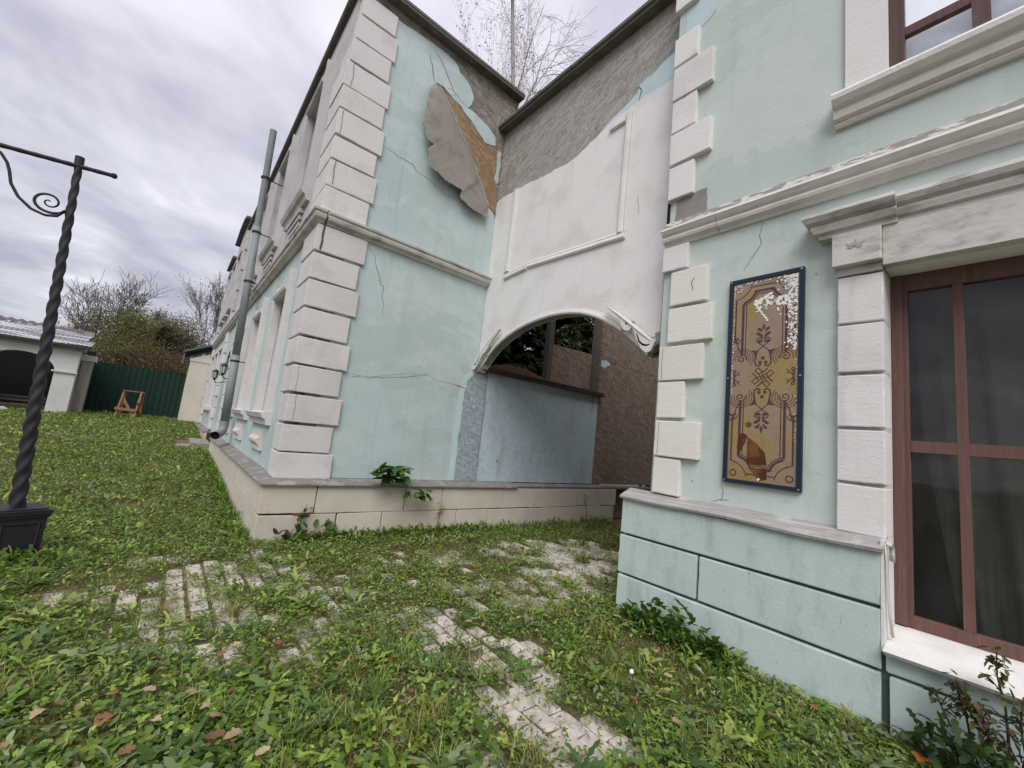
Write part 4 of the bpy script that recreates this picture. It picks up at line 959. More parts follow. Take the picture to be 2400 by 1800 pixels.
arc = lambda cx, cy, r, a0, a1, n=10, r1=None: [(cx + (r + ((r1 if r1 is not None else r) - r) * i / n) * math.cos(math.radians(a0 + (a1 - a0) * i / n)), cy + (r + ((r1 if r1 is not None else r) - r) * i / n) * math.sin(math.radians(a0 + (a1 - a0) * i / n))) for i in range(n + 1)]
# framing lines with stepped, scooped corners (upper right quarter, mirrored)
for o_, w_ in ((.0, .016), (.026, .006)):
    x1 = .165 - o_; yt = .755 - o_
    stroke([(x1, .20), (x1, .655 - o_ * .3)], w_)
    stroke(arc(.19 - o_ * .2, .785 - o_ * .2, .125 + o_ * .5, 258, 192, 8), w_)
    stroke([(.0, yt), (.075 - o_, yt)], w_)
stroke([(.225, .33), (.225, .70)], .010)
stroke(arc(.245, .845, .145, 262, 188, 9), .006)
stroke([(.0, .80), (.10, .80)], .008)
stroke(arc(.205, .80, .024, 0, 360, 18), .007)
# side volutes
for k in range(3): stroke(arc(.165, .165, .052 + .019 * k, 205 + 8 * k, -20 + 14 * k, 16), .004)
stroke(arc(.165, .165, .04, 200, -330, 24, .006), .007)
stroke([(.175, .215), (.20, .27), (.215, .34), (.235, .37)], .007, taper=True)
stroke(arc(.225, .285, .035, 150, 20, 8), .012, taper=True); stroke(arc(.232, .300, .055, 165, 60, 8), .007, taper=True)
for k in range(5): stroke([(.175 + .012 * k, .02 + .01 * (k % 2)), (.19 + .010 * k, .045 - .012 * k), (.17 + .012 * k, .06 - .012 * k)], .004)
blob([(.215, .0), (.235, .03), (.225, .055), (.205, .05), (.222, .035), (.21, .012)])
stroke(arc(.215, .055, .018, 0, 260, 10, .004), .006)
# centre motif: bud, palmette, curls, crossed stems, cups, berries
blob([(0, .40), (.012, .425), (.0, .465), (-.012, .425)], mirror=False)
for k, (dx, dy, ang) in enumerate(((.022, .40, 35), (.030, .365, 45), (.012, .345, 25))):
    c, s_ = math.cos(math.radians(90 - ang)), math.sin(math.radians(90 - ang))
    L = .052
    blob([(dx * .35, dy - .018), (dx * .35 + c * L * .7 - s_ * .012, dy + s_ * L * .7 + c * .012 - .018), (dx * .35 + c * L * 1.15, dy + s_ * L * 1.05 - .018), (dx * .35 + c * L + s_ * .011, dy + s_ * L * .8 - c * .011 - .018)])
stroke(arc(.030, .315, .020, -60, 250, 14), .007); blob(arc(.030, .307, .012, 0, 330, 9))
stroke([(.043, .298), (.0, .265), (-.045, .225), (-.06, .205)], .005)
blob([(.096, .238), (.060, .228), (.036, .222), (.046, .205), (.050, .175), (.056, .155), (.062, .18), (.072, .21)])
stroke([(.056, .17), (.062, .14), (.058, .112), (.044, .098), (.026, .098), (.012, .108)], .009); blob(arc(.022, .126, .013, 0, 330, 9))
blob(arc(.0, .163, .013, 0, 340, 10), mirror=False)
# interlaced knot in the middle
for k in range(4):
    ca_, sa_ = math.cos(k * math.pi / 2), math.sin(k * math.pi / 2)
    for pts in ([(.018, .018), (.058, .058), (.082, .034), (.050, .002), (.032, .020)], [(-.006, .032), (.04, .078)], [(.004, .012), (.026, -.010)]):
        q = [(a * ca_ - b * sa_, (a * sa_ + b * ca_)) for a, b in pts]
        stroke(q, .007, mirror=False, updown=False)
orn.build('ornament', M['purple'], Pn)
# flaked-off silvery patches near the top and brown glossy patches near the foot
fk = MB(); r8 = random.Random(8)
def fleck(cx, cy, r):
    n = r8.randint(5, 9); q = [(cx + r * r8.uniform(.4, 1.2) * math.cos(2 * math.pi * i / n), cy + r * r8.uniform(.4, 1.3) * math.sin(2 * math.pi * i / n)) for i in range(n)]
    dd_ = 3.6936 - .0012 * r8.random(); fk.add([OP(a, b, dd_) for a, b in q], [tuple(t) for t in tessellate_polygon([[Vector((a, b, 0)) for a, b in q]])])
for _ in range(330):
    t = r8.random() ** 1.8; a = .238 - abs(r8.gauss(0, .05)) * (1 - .5 * t); b = PH - .05 - t * .62
    fleck(a, b, r8.uniform(.003, .012))
for _ in range(120):
    a = r8.uniform(-.07, .20); b = 1.60 - (a + .07) * .2 - abs(r8.gauss(0, .05)) - .3 * max(0, .05 - a)
    fleck(a, b, r8.uniform(.004, .016))
for i in range(26): t = i / 25; fleck(-.075 + .13 * t, 1.535 + .065 * t + r8.uniform(-.008, .008), .010)
for i in range(26): t = i / 25; fleck(-.075 + .10 * t, 1.53 - .16 * t + r8.uniform(-.006, .006), .009)
for i in range(60): fleck(-.243 + r8.uniform(0, .006), r8.uniform(.75, PH - .05), r8.uniform(.003, .007))
for i in range(30): fleck(r8.uniform(-.2, .22), PH - .045 + r8.uniform(-.012, .006), r8.uniform(.003, .009))
for i in range(16): fleck(.236 + r8.uniform(-.006, .006), r8.uniform(.3, 1.2), r8.uniform(.003, .006))
for i in range(20): a_ = r8.uniform(0, 6.28); fleck(-.205 + .026 * math.cos(a_), HC + .80 + .026 * math.sin(a_), .006)
fleck(-.01, .055, .012)
tag(fk.build('bare_flecks', M['flakewhite'], Pn), kind='stuff')
for q in ([(-.17, .40), (-.14, .42), (-.10, .40), (-.12, .33), (-.15, .27), (-.175, .22), (-.18, .30)], [(-.10, .39), (-.02, .33), (.03, .27), (.05, .17), (-.10, .165), (-.10, .30)], [(-.09, .138), (.05, .145), (.05, .06), (.0, .045), (-.04, .09)], [(-.125, .50), (-.09, .515), (-.07, .50), (-.075, .475), (-.10, .465)]):
    q2 = ragged(q, .02, .003, 5)
    MB().add([OP(a, b, 3.6940) for a, b in q2], [tuple(t) for t in tessellate_polygon([[Vector((a, b, 0)) for a, b in q2]])]).build('stain', M['stainbrown'], Pn)

# ------------------------------------------------------------------ lamp post with twisted shaft
LP = thing('lamp_post', 'black wrought iron post with twisted shaft, crossbar and scroll on a box base', 'lamp post', (-.88, 5.62, 0))
LB = Vector((-.875, 5.60, .44)); LT = Vector((-1.042, 5.60, 3.69))
def twist(n_tw, r0, r1, t0, t1, seg):
    V = []; F = []; n = 16
    for i in range(seg + 1):
        t = t0 + (t1 - t0) * i / seg; c = LB.lerp(LT, t); r = r0 + (r1 - r0) * t
        for j in range(n):
            a = 2 * math.pi * j / n; rr = r * (1 + .16 * math.cos(3 * (a + n_tw * 2 * math.pi * t)))
            V.append((c.x + rr * math.cos(a), c.y + rr * math.sin(a), c.z))
    for i in range(seg):
        for j in range(n): F.append((i * n + j, i * n + (j + 1) % n, (i + 1) * n + (j + 1) % n, (i + 1) * n + j))
    F.append(tuple(seg * n + j for j in range(n)))
    return mesh_obj('shaft', V, F, M['iron'], LP, True)
twist(-7, .050, .026, 0, 1, 240)
MB().tube([LB.lerp(LT, .975), LT + Vector((-.002, 0, .02))], .034, 12).build('shaft_cap', M['iron'], LP)
bz = lambda x: 3.615 + (x + 1.04) * .11
pts = [(x, 5.59, bz(x)) for x in np.linspace(-1.85, -.80, 22)]
MB().tube(pts, [.020 + .0025 * (i % 2) for i in range(22)], 8).build('crossbar', M['iron'], LP)
MB().tube([(-.815, 5.59, bz(-.815)), (-.80, 5.59, bz(-.80)), (-.782, 5.59, bz(-.782)), (-.77, 5.59, bz(-.77))], [.020, .028, .028, .012], 8).build('crossbar_tip', M['iron'], LP)
sp_ = []
for i in range(60):
    t = i / 59; a = math.radians(-10 - 650 * (1 - t)); r = .008 + .10 * t
    sp_.append((-1.155 + r * math.cos(a) * (.95 + .2 * t), 5.595, 3.195 + r * math.sin(a)))
sp_ = sp_[:-1]
tail = [(-1.045, 5.595, 3.16), (-1.09, 5.595, 3.085), (-1.16, 5.595, 3.063), (-1.25, 5.595, 3.085), (-1.34, 5.595, 3.16), (-1.40, 5.595, 3.26), (-1.425, 5.595, 3.36), (-1.45, 5.595, 3.43), (-1.50, 5.595, 3.50), (-1.58, 5.595, 3.54)]
MB().tube(resample([tuple(p) for p in sp_] + tail, 110), [.006 + .006 * min(1, i / 30) for i in range(110)], 7).build('scroll', M['iron'], LP, True)
def rbox(name, h, z0, z1, h2=None):
    a = math.radians(24); V = []
    for z, hh in ((z0, h), (z1, h2 or h)):
        for k in range(4):
            q = a + math.pi / 4 + k * math.pi / 2; V.append((-.875 + hh * 1.414 * math.cos(q), 5.66 + hh * 1.414 * math.sin(q), z))
    return mesh_obj(name, V, [(3, 2, 1, 0), (4, 5, 6, 7)] + [(k, (k + 1) % 4, (k + 1) % 4 + 4, k + 4) for k in range(4)], M['iron'], LP)
rbox('box_base', .150, -.03, .36, .155)
rbox('box_rim', .165, .361, .39, .172); rbox('box_rim', .175, .3905, .425, .178); rbox('box_rim', .150, .4255, .44)
rbox('box_foot', .17, -.04, .05, .16)
for k in range(4):
    a = math.radians(24) + k * math.pi / 2
    c = Vector((-.875 + .158 * math.cos(a), 5.66 + .158 * math.sin(a), .2)); tn = Vector((-math.sin(a), math.cos(a), 0))
    for s_ in (-1, 1): MB().bar(c + tn * .11 * s_ + Vector((0, 0, -.12)), c + tn * .11 * s_ + Vector((0, 0, .12)), .012, .012).build('panel_bead', M['iron'], LP)
    for s_ in (-1, 1): MB().bar(c - tn * .10 + Vector((0, 0, .12 * s_)), c + tn * .10 + Vector((0, 0, .12 * s_)), .012, .012).build('panel_bead', M['iron'], LP)

# ------------------------------------------------------------------ far side of the yard
gy22 = gz(0, 22)
Sh = thing('arched_shed', 'low white shed with a dark arched opening and corrugated steel roof', 'shed', (-4.2, 22.3, gy22))
arcS = [(-4.25 + .87 * math.cos(t), 2.15 + .57 * math.sin(t)) for t in np.linspace(0, math.pi, 17)]
MB().prism([(-8.5, gy22 - .1), (-5.12, gy22 - .1)] + arcS[::-1] + [(-3.38, gy22 - .1), (-2.83, gy22 - .1), (-2.83, 2.98), (-8.5, 2.98)], 'x' if False else 'y', 22.0, 22.3).build('front_wall', M['shedwall'], Sh)
MB().box(-3.45, -2.79, 21.93, 21.999, 2.14, 2.20).build('ledge', M['shedwall'], Sh)
MB().box(-8.5, -2.72, 21.90, 22.3, 2.981, 3.10).build('wall_beam', M['pier'], Sh)
MB().box(-2.80, -2.52, 22.5, 22.85, gy22 - .1, 2.70).build('corner_pier', M['pier'], Sh)
MB().box(-2.83, -2.45, 22.45, 22.9, 2.701, 2.92).build('pier_cap', M['shedwall'], Sh)
MB().box(-8.5, -2.83, 25.5, 25.7, gy22 - .1, 3.3).build('back_wall', M['void'], Sh)
MB().box(-2.95, -2.83, 22.95, 25.5, gy22 - .1, 3.0).build('side_wall', M['pier'], Sh)
MB().box(-8.5, -2.95, 22.31, 25.5, gy22 - .3, gy22 + .01).build('floor', M['void'], Sh)
for i in range(4): MB().box(-5.4, -3.6, 23.2 + .08 * i, 23.25 + .08 * i, gy22 + .28 + .12 * (i % 2), gy22 + .36 + .12 * (i % 2)).build('bench_slat', M['timber'], Sh)
def corr(name, x0, x1, y0, z0, y1, z1, mat, pitch=.10, amp=.018):
    n = int((x1 - x0) / pitch * 4); V = []
    for i in range(n + 1):
        x = x0 + (x1 - x0) * i / n; h = amp * math.sin(2 * math.pi * (x - x0) / pitch)
        V += [(x, y0, z0 + h), (x, y1, z1 + h)]
    o = mesh_obj(name, V, [(2 * i, 2 * i + 1, 2 * i + 3, 2 * i + 2) for i in range(n)], mat, Sh, True)
    o.modifiers.new('t', 'SOLIDIFY').thickness = .012
    return o
corr('roof_sheet', -8.7, -2.55, 21.65, 3.19, 22.35, 3.42, M['roofmetal'], .12, .014)
corr('roof_sheet', -8.7, -2.75, 22.33, 3.44, 23.3, 3.78, M['roofmetal'], .12, .014)
MB().box(-8.7, -2.56, 21.68, 21.88, 3.08, 3.165).build('eave_board', M['eave'], Sh)
corr('ridge_tiles', -8.7, -2.95, 23.28, 3.80, 23.5, 3.93, M['ridge'], .26, .03)
MB().box(-2.99, -2.72, 23.0, 23.4, 3.62, 3.90).build('gable_box', M['pier'], Sh)
MB().box(-3.03, -2.69, 22.97, 23.43, 3.901, 3.95).build('gable_box_lid', M['eave'], Sh)
MB().tube([(-2.72, 23.2, 3.6), (-2.74, 23.2, 4.95)], .022, 6).build('rod', M['darkwood'], Sh)
r9 = random.Random(9)
V = []; F = []; NX, NY = 22, 8
for i in range(NX + 1):
    for j in range(NY + 1):
        x = -5.6 + 1.5 * i / NX; y = 20.9 + .7 * j / NY
        h = .42 * max(0, 1 - i / NX) ** 1.3 * math.sin(math.pi * (j + .5) / (NY + 1)) + .06 * math.sin(i * 1.3 + j) * math.sin(j * 1.1) + .06
        V.append((x, y, gz(x, y) + max(0, h)))
F = [(i * (NY + 1) + j, i * (NY + 1) + j + 1, (i + 1) * (NY + 1) + j + 1, (i + 1) * (NY + 1) + j) for i in range(NX) for j in range(NY)]
tp = mesh_obj('crumpled_sheet', V, F, M['tarp'], None, True)
tag(tp, 'crumpled white sheet lying on the grass before the arched shed', 'sheet')

Fe = thing('sheet_fence', 'dark green profiled sheet metal fence across the far end of the yard', 'fence', (-1.3, 24.5, gz(0, 24.5)))
x = -2.95
while x < .9:
    V = []; n = 24
    for i in range(n + 1):
        xx = x + 1.15 * i / n; h = .010 if (i // 2) % 2 else -.010
        V += [(xx, 24.5 + h, .55), (xx, 24.5 + h, 2.86)]
    mesh_obj('fence_sheet', V, [(2 * i, 2 * i + 1, 2 * i + 3, 2 * i + 2) for i in range(n)], M['fence'], Fe).modifiers.new('t', 'SOLIDIFY').thickness = .004
    MB().box(x - .03, x + .03, 24.55, 24.61, .5, 2.8).build('fence_post', M['fence'], Fe)
    x += 1.16
for z in (1.0, 2.4): MB().box(-2.95, .9, 24.54, 24.56, z, z + .05).build('fence_rail', M['fence'], Fe)

An = thing('cream_outbuilding', 'cream plastered outbuilding with a sloping grey-green roof at the far end', 'building', (1.2, 24, gz(0, 23.2)))
MB().prism([(.38, .45), (2.8, .45), (2.8, 4.6), (.38, 3.50)], 'y', 23.05, 26).build('wall', M['cream'], An)
MB().box(.36, 2.8, 23.02, 23.06, 3.38, 3.50).build('wall_band', M['cream'], An)
MB().prism([(.08, 3.70), (2.9, 5.1), (2.9, 5.2), (.08, 3.78)], 'y', 22.85, 26.2).build('roof', M['annexroof'], An)
MB().box(.10, .16, 22.9, 26.2, 3.2, 3.69).build('fascia', M['annexroof'], An)

Tr = thing('wooden_trestle', 'small raw timber trestle stand in front of the green fence', 'trestle', (-1.2, 22.9, gz(0, 22.9)))
zb = gz(0, 22.8) - .03
A0 = [(-1.58, 22.6), (-1.02, 22.5), (-1.50, 23.2), (-.86, 23.1)]; A1 = [(-1.48, 22.85), (-.95, 22.8), (-1.44, 23.1), (-.90, 23.05)]
for a, b in zip(A0, A1): MB().bar((a[0], a[1], zb), (b[0], b[1], 1.74), .06, .045).build('leg', M['rawwood'], Tr)
MB().box(-1.52, -.86, 22.78, 23.15, 1.741, 1.78).build('top', M['rawwood'], Tr)
MB().bar((-1.64, 22.60, 1.03), (-1.0, 22.53, 1.0), .03, .11).build('rail', M['rawwood'], Tr)
MB().bar((-1.64, 22.56, .62), (-.98, 22.46, .60), .03, .12).build('rail', M['rawwood'], Tr)
MB().bar((-1.50, 22.84, 1.5), (-1.05, 22.55, .75), .03, .10).build('brace', M['rawwood'], Tr)
MB().bar((-1.0, 22.6, .95), (-.92, 23.1, 1.6), .03, .09).build('brace', M['rawwood'], Tr)
MB().bar((-1.0, 22.55, 1.35), (-.88, 23.1, .8), .03, .09).build('brace', M['rawwood'], Tr)

# ------------------------------------------------------------------ foliage helpers
def leaf_mesh(name, P, yaw, pitch, roll, L, Wd, tmpl, faces, col, mat, parent=None, smooth=False, bend=None):
    """many small leaves in one mesh; tmpl (k,3): x along the leaf, y across, z up"""
    P = np.asarray(P, float); n = len(P); t = np.asarray(tmpl, float); k = len(t)
    X = t[None, :, 0] * L[:, None]; Y = t[None, :, 1] * Wd[:, None]; Z = t[None, :, 2] * L[:, None]
    cr, sr = np.cos(roll)[:, None], np.sin(roll)[:, None]; Y, Z = Y * cr - Z * sr, Y * sr + Z * cr
    cp, sp = np.cos(pitch)[:, None], np.sin(pitch)[:, None]; X, Z = X * cp - Z * sp, X * sp + Z * cp
    cy, sy = np.cos(yaw)[:, None], np.sin(yaw)[:, None]; X, Y = X * cy - Y * sy, X * sy + Y * cy
    V = np.stack([X + P[:, 0:1], Y + P[:, 1:2], Z + P[:, 2:3]], 2).reshape(-1, 3)
    org = np.array([P[:, 0].mean(), P[:, 1].mean(), P[:, 2].min()])
    fs = [np.asarray(f) for f in faces]
    loops = np.concatenate([(np.arange(n)[:, None] * k + f[None, :]).ravel() if False else (np.arange(n)[:, None] * k + f[None, :]) for f in []], 1) if False else None
    fl = np.concatenate(fs); sizes = np.array([len(f) for f in fs])
    LI = (np.arange(n)[:, None] * k + fl[None, :]).ravel()
    tot = np.tile(sizes, n); st_ = np.concatenate([[0], np.cumsum(tot)[:-1]])
    me = bpy.data.meshes.new(name)
    me.vertices.add(len(V)); me.vertices.foreach_set('co', (V - org).astype(np.float32).ravel())
    me.loops.add(len(LI)); me.loops.foreach_set('vertex_index', LI.astype(np.int32))
    me.polygons.add(len(tot)); me.polygons.foreach_set('loop_start', st_.astype(np.int32)); me.polygons.foreach_set('loop_total', tot.astype(np.int32))
    at_ = me.attributes.new('col', 'FLOAT_COLOR', 'POINT')
    C = np.concatenate([np.repeat(col, k, 0), np.ones((n * k, 1))], 1)
    at_.data.foreach_set('color', C.astype(np.float32).ravel())
    me.materials.append(mat); me.update(); me.validate()
    if smooth: me.polygons.foreach_set('use_smooth', [True] * len(me.polygons))
    o = bpy.data.objects.new(name, me); COL.objects.link(o)
    if parent is not None: o.parent = parent; o.location = Vector(org) - ORG[parent]
    else: o.location = org
    ORG[o] = Vector(org)
    return o
OVAL = ([(0, 0, 0), (.3, .42, .04), (.7, .46, .05), (1, 0, -.04), (.7, -.46, .05), (.3, -.42, .04), (.5, 0, -.03)], [(0, 6, 1), (1, 6, 2), (2, 6, 3), (3, 6, 4), (4, 6, 5), (5, 6, 0)])
DIAM = ([(0, 0, 0), (.45, .5, .06), (1, 0, -.05), (.45, -.5, .06)], [(0, 1, 2), (0, 2, 3)])
BLADE = ([(0, .5, 0), (0, -.5, 0), (.5, .42, .0), (.5, -.42, .0), (.85, .2, -.12), (.85, -.2, -.12), (1.0, 0, -.25)], [(0, 1, 3, 2), (2, 3, 5, 4), (4, 5, 6)])
JAG = ([(0, .08, 0), (0, -.08, 0), (.25, .3, .05), (.25, -.3, .05), (.36, .16, .06), (.36, -.16, .06), (.55, .5, .07), (.55, -.5, .07), (.65, .25, .05), (.65, -.25, .05), (.85, .36, .0), (.85, -.36, .0), (1, 0, -.08)],
       [(0, 1, 3, 2), (2, 3, 5, 4), (4, 5, 7, 6), (6, 7, 9, 8), (8, 9, 11, 10), (10, 11, 12)])
def lin(*c): return np.array(srgb(*c)[:3])
def colmix(n, cols, R, jit=.18):
    cols = np.array(cols); i = R.integers(0, len(cols), n); c = cols[i] * (1 + R.uniform(-jit, jit, (n, 1))); return np.clip(c + R.uniform(-.006, .006, (n, 3)), .003, 1)

def limbs(p, d, L, r, lev, maxlev, R, segs, tips, up=.12, spread=.7, nch=(3, 5), wob=.16, ratio=.62, start=.3, droop=0.0):
    n = 5 if lev < 2 else 3
    p = Vector(p); d = Vector(d).normalized(); pts = [(p.copy(), r)]
    for i in range(n):
        d = (d + Vector((R.gauss(0, wob), R.gauss(0, wob), R.gauss(0, wob) + up - droop * (lev >= maxlev - 1)))).normalized()
        p = p + d * (L / n); pts.append((p.copy(), r * (1 - .75 * (i + 1) / n) if lev else r * (1 - .8 * (i + 1) / n)))
    segs.append((lev, pts))
    if lev == maxlev:
        tips += [q for q, _ in pts[1:]]; return
    for k in range(R.randint(*nch)):
        t = start + (1 - start) * R.random(); i = min(n - 1, int(t * n)); f = t * n - i
        q = pts[i][0].lerp(pts[i + 1][0], f); rr = pts[i][1] + (pts[i + 1][1] - pts[i][1]) * f
        ax = Vector((R.gauss(0, 1), R.gauss(0, 1), R.gauss(0, .5)))
        dd = (pts[i + 1][0] - pts[i][0]).normalized()
        ax = (ax - dd * ax.dot(dd)).normalized()
        nd_ = (dd * math.cos(spread) + ax * math.sin(spread)).normalized()
        limbs(q, nd_, L * ratio * R.uniform(.7, 1.15) * (1.15 - .5 * (t if lev == 0 else 0)), max(rr * .6, .002), lev + 1, maxlev, R, segs, tips, up, spread, nch, wob, ratio, .2, droop)

def tree(name, label, base, H, r, seed, maxlev=3, bark='bark', twig=None, minr=.004, leaf=None, nleaf=0, lsz=(.05, .09), lcol=None, lean=(0, 0), grp=None, mat='leaf', spreadleaf=.25, nch0=None, **kw):
    R = random.Random(seed); t = thing(name, label, 'tree', base, grp)
    segs = []; tips = []
    limbs(base, (lean[0], lean[1], 1), H, r, 0, maxlev, R, segs, tips, **kw)
    if nch0:
        pts = segs[0][1]
        for _ in range(nch0):
            i = R.randint(1, len(pts) - 2); q = pts[i][0].lerp(pts[i + 1][0], R.random()); a = R.uniform(0, 6.28)
            limbs(q, (math.cos(a), math.sin(a), .8), H * .4 * R.uniform(.6, 1), pts[i][1] * .5, 1, maxlev, R, segs, tips, **kw)
    A_, B_ = MB(), MB()
    for lev, pts in segs:
        (A_ if lev < 2 else B_).tube([p for p, _ in pts], [max(q, minr) for _, q in pts], 6 if lev < 2 else 3, cap=False)
    mesh_obj('trunk', A_.V, A_.F, M[bark], t, True)
    if B_.V: mesh_obj('branches', B_.V, B_.F, M[twig or bark], t)
    if nleaf:
        Rn = np.random.default_rng(seed); T = np.array([tuple(p) for p in tips])
        P = T[Rn.integers(0, len(T), nleaf)] + Rn.normal(0, spreadleaf, (nleaf, 3))
        leaf_mesh('crown', P, Rn.uniform(0, 6.28, nleaf), Rn.uniform(-1.2, .6, nleaf), Rn.uniform(-1, 1, nleaf), Rn.uniform(*lsz, nleaf), Rn.uniform(*lsz, nleaf) * .6, *DIAM, colmix(nleaf, lcol, Rn, .3), M[mat], t)
    return t

# birch rising behind the gateway, sky glare painted into its near-white leaves
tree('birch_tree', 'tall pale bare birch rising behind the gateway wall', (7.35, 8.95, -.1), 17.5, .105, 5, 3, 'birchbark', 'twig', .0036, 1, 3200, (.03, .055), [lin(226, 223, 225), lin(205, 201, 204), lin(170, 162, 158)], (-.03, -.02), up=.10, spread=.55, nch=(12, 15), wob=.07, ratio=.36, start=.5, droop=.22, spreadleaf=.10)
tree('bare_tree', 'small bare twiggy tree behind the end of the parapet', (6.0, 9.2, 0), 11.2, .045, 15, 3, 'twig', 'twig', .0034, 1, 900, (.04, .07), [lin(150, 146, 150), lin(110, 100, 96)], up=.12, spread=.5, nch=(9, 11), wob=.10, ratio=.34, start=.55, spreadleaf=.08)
# trees beyond the fence
far = 'trees beyond the green fence'
tree('bare_tree', 'broad bare tree with grey branches beyond the green fence', (-3.0, 37, .6), 5.7, .18, 21, 4, 'bark', 'bark', .011, up=.10, spread=.62, nch=(5, 6), wob=.14, ratio=.60, start=.35, grp=far)
tree('bare_tree', 'thin bare tree above the shed roof end', (-4.3, 33, .6), 4.2, .10, 22, 4, 'bark', 'bark', .009, up=.12, spread=.6, nch=(4, 5), wob=.16, ratio=.6, start=.3, grp=far)
tree('bare_tree', 'tall thin bare tree beside the far end of the blue building', (.55, 38, .6), 7.3, .12, 24, 4, 'bark', 'bark', .010, 1, 900, (.10, .16), [lin(92, 90, 66), lin(110, 96, 72)], up=.2, spread=.45, nch=(5, 6), wob=.12, ratio=.55, start=.3, grp=far)
tree('willow_tree', 'olive green willow with drooping foliage beyond the fence', (-1.5, 34, .6), 5.2, .22, 25, 3, 'bark', 'bark', .012, 1, 42000, (.09, .18), [lin(128, 130, 88), lin(106, 114, 74), lin(150, 144, 102), lin(82, 92, 58)], up=.02, spread=.75, nch=(6, 8), wob=.18, ratio=.58, start=.3, droop=.35, grp=far, spreadleaf=.34)
tree('willow_tree', 'small grey-green willow beside the shed', (-3.3, 30.5, .6), 2.9, .14, 26, 3, 'bark', 'bark', .012, 1, 20000, (.07, .13), [lin(110, 122, 86), lin(86, 100, 66), lin(130, 136, 98)], up=0.0, spread=.8, nch=(5, 7), wob=.2, ratio=.6, start=.3, droop=.3, grp=far, spreadleaf=.3)
tree('brown_bush', 'reddish brown autumn bush behind the middle of the fence', (-1.0, 29.5, .6), 2.3, .10, 27, 3, 'bark', 'bark', .012, 1, 26000, (.06, .12), [lin(104, 74, 60), lin(84, 62, 50), lin(122, 92, 72)], up=.04, spread=.85, nch=(7, 9), wob=.2, ratio=.75, start=.1, grp=far, spreadleaf=.34)
tree('brown_bush', 'dull brown thicket left of the cream outbuilding', (.2, 31.5, .6), 4.3, .12, 28, 3, 'bark', 'bark', .012, 1, 34000, (.06, .12), [lin(96, 84, 62), lin(80, 66, 50), lin(112, 96, 72), lin(72, 74, 48)], up=.04, spread=.8, nch=(7, 9), wob=.2, ratio=.62, start=.2, grp=far, spreadleaf=.38)

def conifer(name, label, base, H, Rb, seed, cols, n=9000, grp=None):
    R = np.random.default_rng(seed); t = thing(name, label, 'tree', base, grp)
    MB().tube([(base[0], base[1], base[2] - .1), (base[0], base[1], base[2] + H)], [H * .018, .01], 7).build('trunk', M['bark'], t)
    P = []; Y = []; PT = []
    bz_ = base[2]
    nb = int(H * 26)
    for b in range(nb):
        h = R.random() ** .85; z = bz_ + H * (.04 + .96 * h); L = Rb * (1 - h) * R.uniform(.65, 1.1) + .12; a = R.uniform(0, 6.28); dr = R.uniform(.1, .35)
        m_ = max(4, int(n / nb)); s = R.random(m_) ** .6
        side = R.normal(0, .13, m_) * L * (.4 + s * .6)
        x = base[0] + math.cos(a) * L * s - math.sin(a) * side; y = base[1] + math.sin(a) * L * s + math.cos(a) * side
        zz = z - dr * L * s ** 1.5 + R.normal(0, .03, m_) - R.random(m_) * .08
        P.append(np.stack([x, y, zz], 1)); Y.append(np.full(m_, a) + R.normal(0, .8, m_)); PT.append(R.normal(-.25, .3, m_))
    P = np.concatenate(P); Y = np.concatenate(Y); PT = np.concatenate(PT); k = len(P)
    leaf_mesh('crown', P, Y, PT, R.uniform(-.8, .8, k), R.uniform(.14, .30, k), R.uniform(.05, .10, k), *BLADE, colmix(k, cols, R, .35), M['needle'], t)
dk = [lin(30, 44, 30), lin(22, 34, 24), lin(40, 54, 36)]
conifer('spruce_tree', 'dark spruce just behind the left side of the arch opening', (4.75, 7.5, 0), 7.0, 1.7, 31, dk, 26000, 'spruces behind the gateway')
conifer('spruce_tree', 'dark spruce behind the middle of the arch opening', (6.3, 8.3, 0), 7.2, 1.9, 32, dk, 28000, 'spruces behind the gateway')
conifer('spruce_tree', 'dark green spruce behind the right side of the arch opening', (8.1, 8.1, 0), 7.4, 1.8, 33, [lin(52, 68, 40), lin(38, 52, 32), lin(66, 80, 48)], 26000, 'spruces behind the gateway')
conifer('spruce_tree', 'dense dark spruce at the back of the arch view', (5.4, 10.0, 0), 6.5, 2.3, 34, dk, 24000, 'spruces behind the gateway')
conifer('spruce_tree', 'dark spruce at the far right of the arch view', (7.2, 10.4, 0), 7.4, 2.5, 36, dk, 24000, 'spruces behind the gateway')
conifer('spruce_tree', 'tall dark spruce farthest back on the right of the arch view', (9.9, 9.0, 0), 11.0, 2.9, 37, dk, 30000, 'spruces behind the gateway')
conifer('small_spruce', 'small dark conifer amid the willow beyond the fence', (-.9, 31.5, .6), 5.2, .85, 35, [lin(34, 48, 36), lin(26, 38, 28)], 6000, far)

# ------------------------------------------------------------------ ground cover
Rg = np.random.default_rng(42)
Mc = np.array([[RT.x, RT.y, RT.z], [DN.x, DN.y, DN.z], [FW.x, FW.y, FW.z]])
def infield(x, y, margin=.28):
    q = np.stack([x, y, gzv(x, y) - 1.5], 1) @ Mc.T
    ok = q[:, 2] > .2
    u_ = q[:, 0] / np.maximum(q[:, 2], .2) * .4044; v_ = q[:, 1] / np.maximum(q[:, 2], .2) * .4044
    ok &= (np.abs(u_) < .5 + margin) & (np.abs(v_) < .375 + margin)
    ok &= ~((x > .96) & (y > 5.60)) & ~((x > 3.57) & (y < 2.52)) & (x < 8) & (y < 24.4) & (y > -1.0)
    ok &= ~((np.abs(x + .875) < .14) & (np.abs(y - 5.66) < .14)) & ~((x > .28) & (y > 14.2) & (y < 16.2)) & ~((x < -2.8) & (y > 21.95))
    ok &= ~((x > .36) & (y > 23.0))
    return ok
ph = Rg.uniform(0, 6.28, (14, 3))
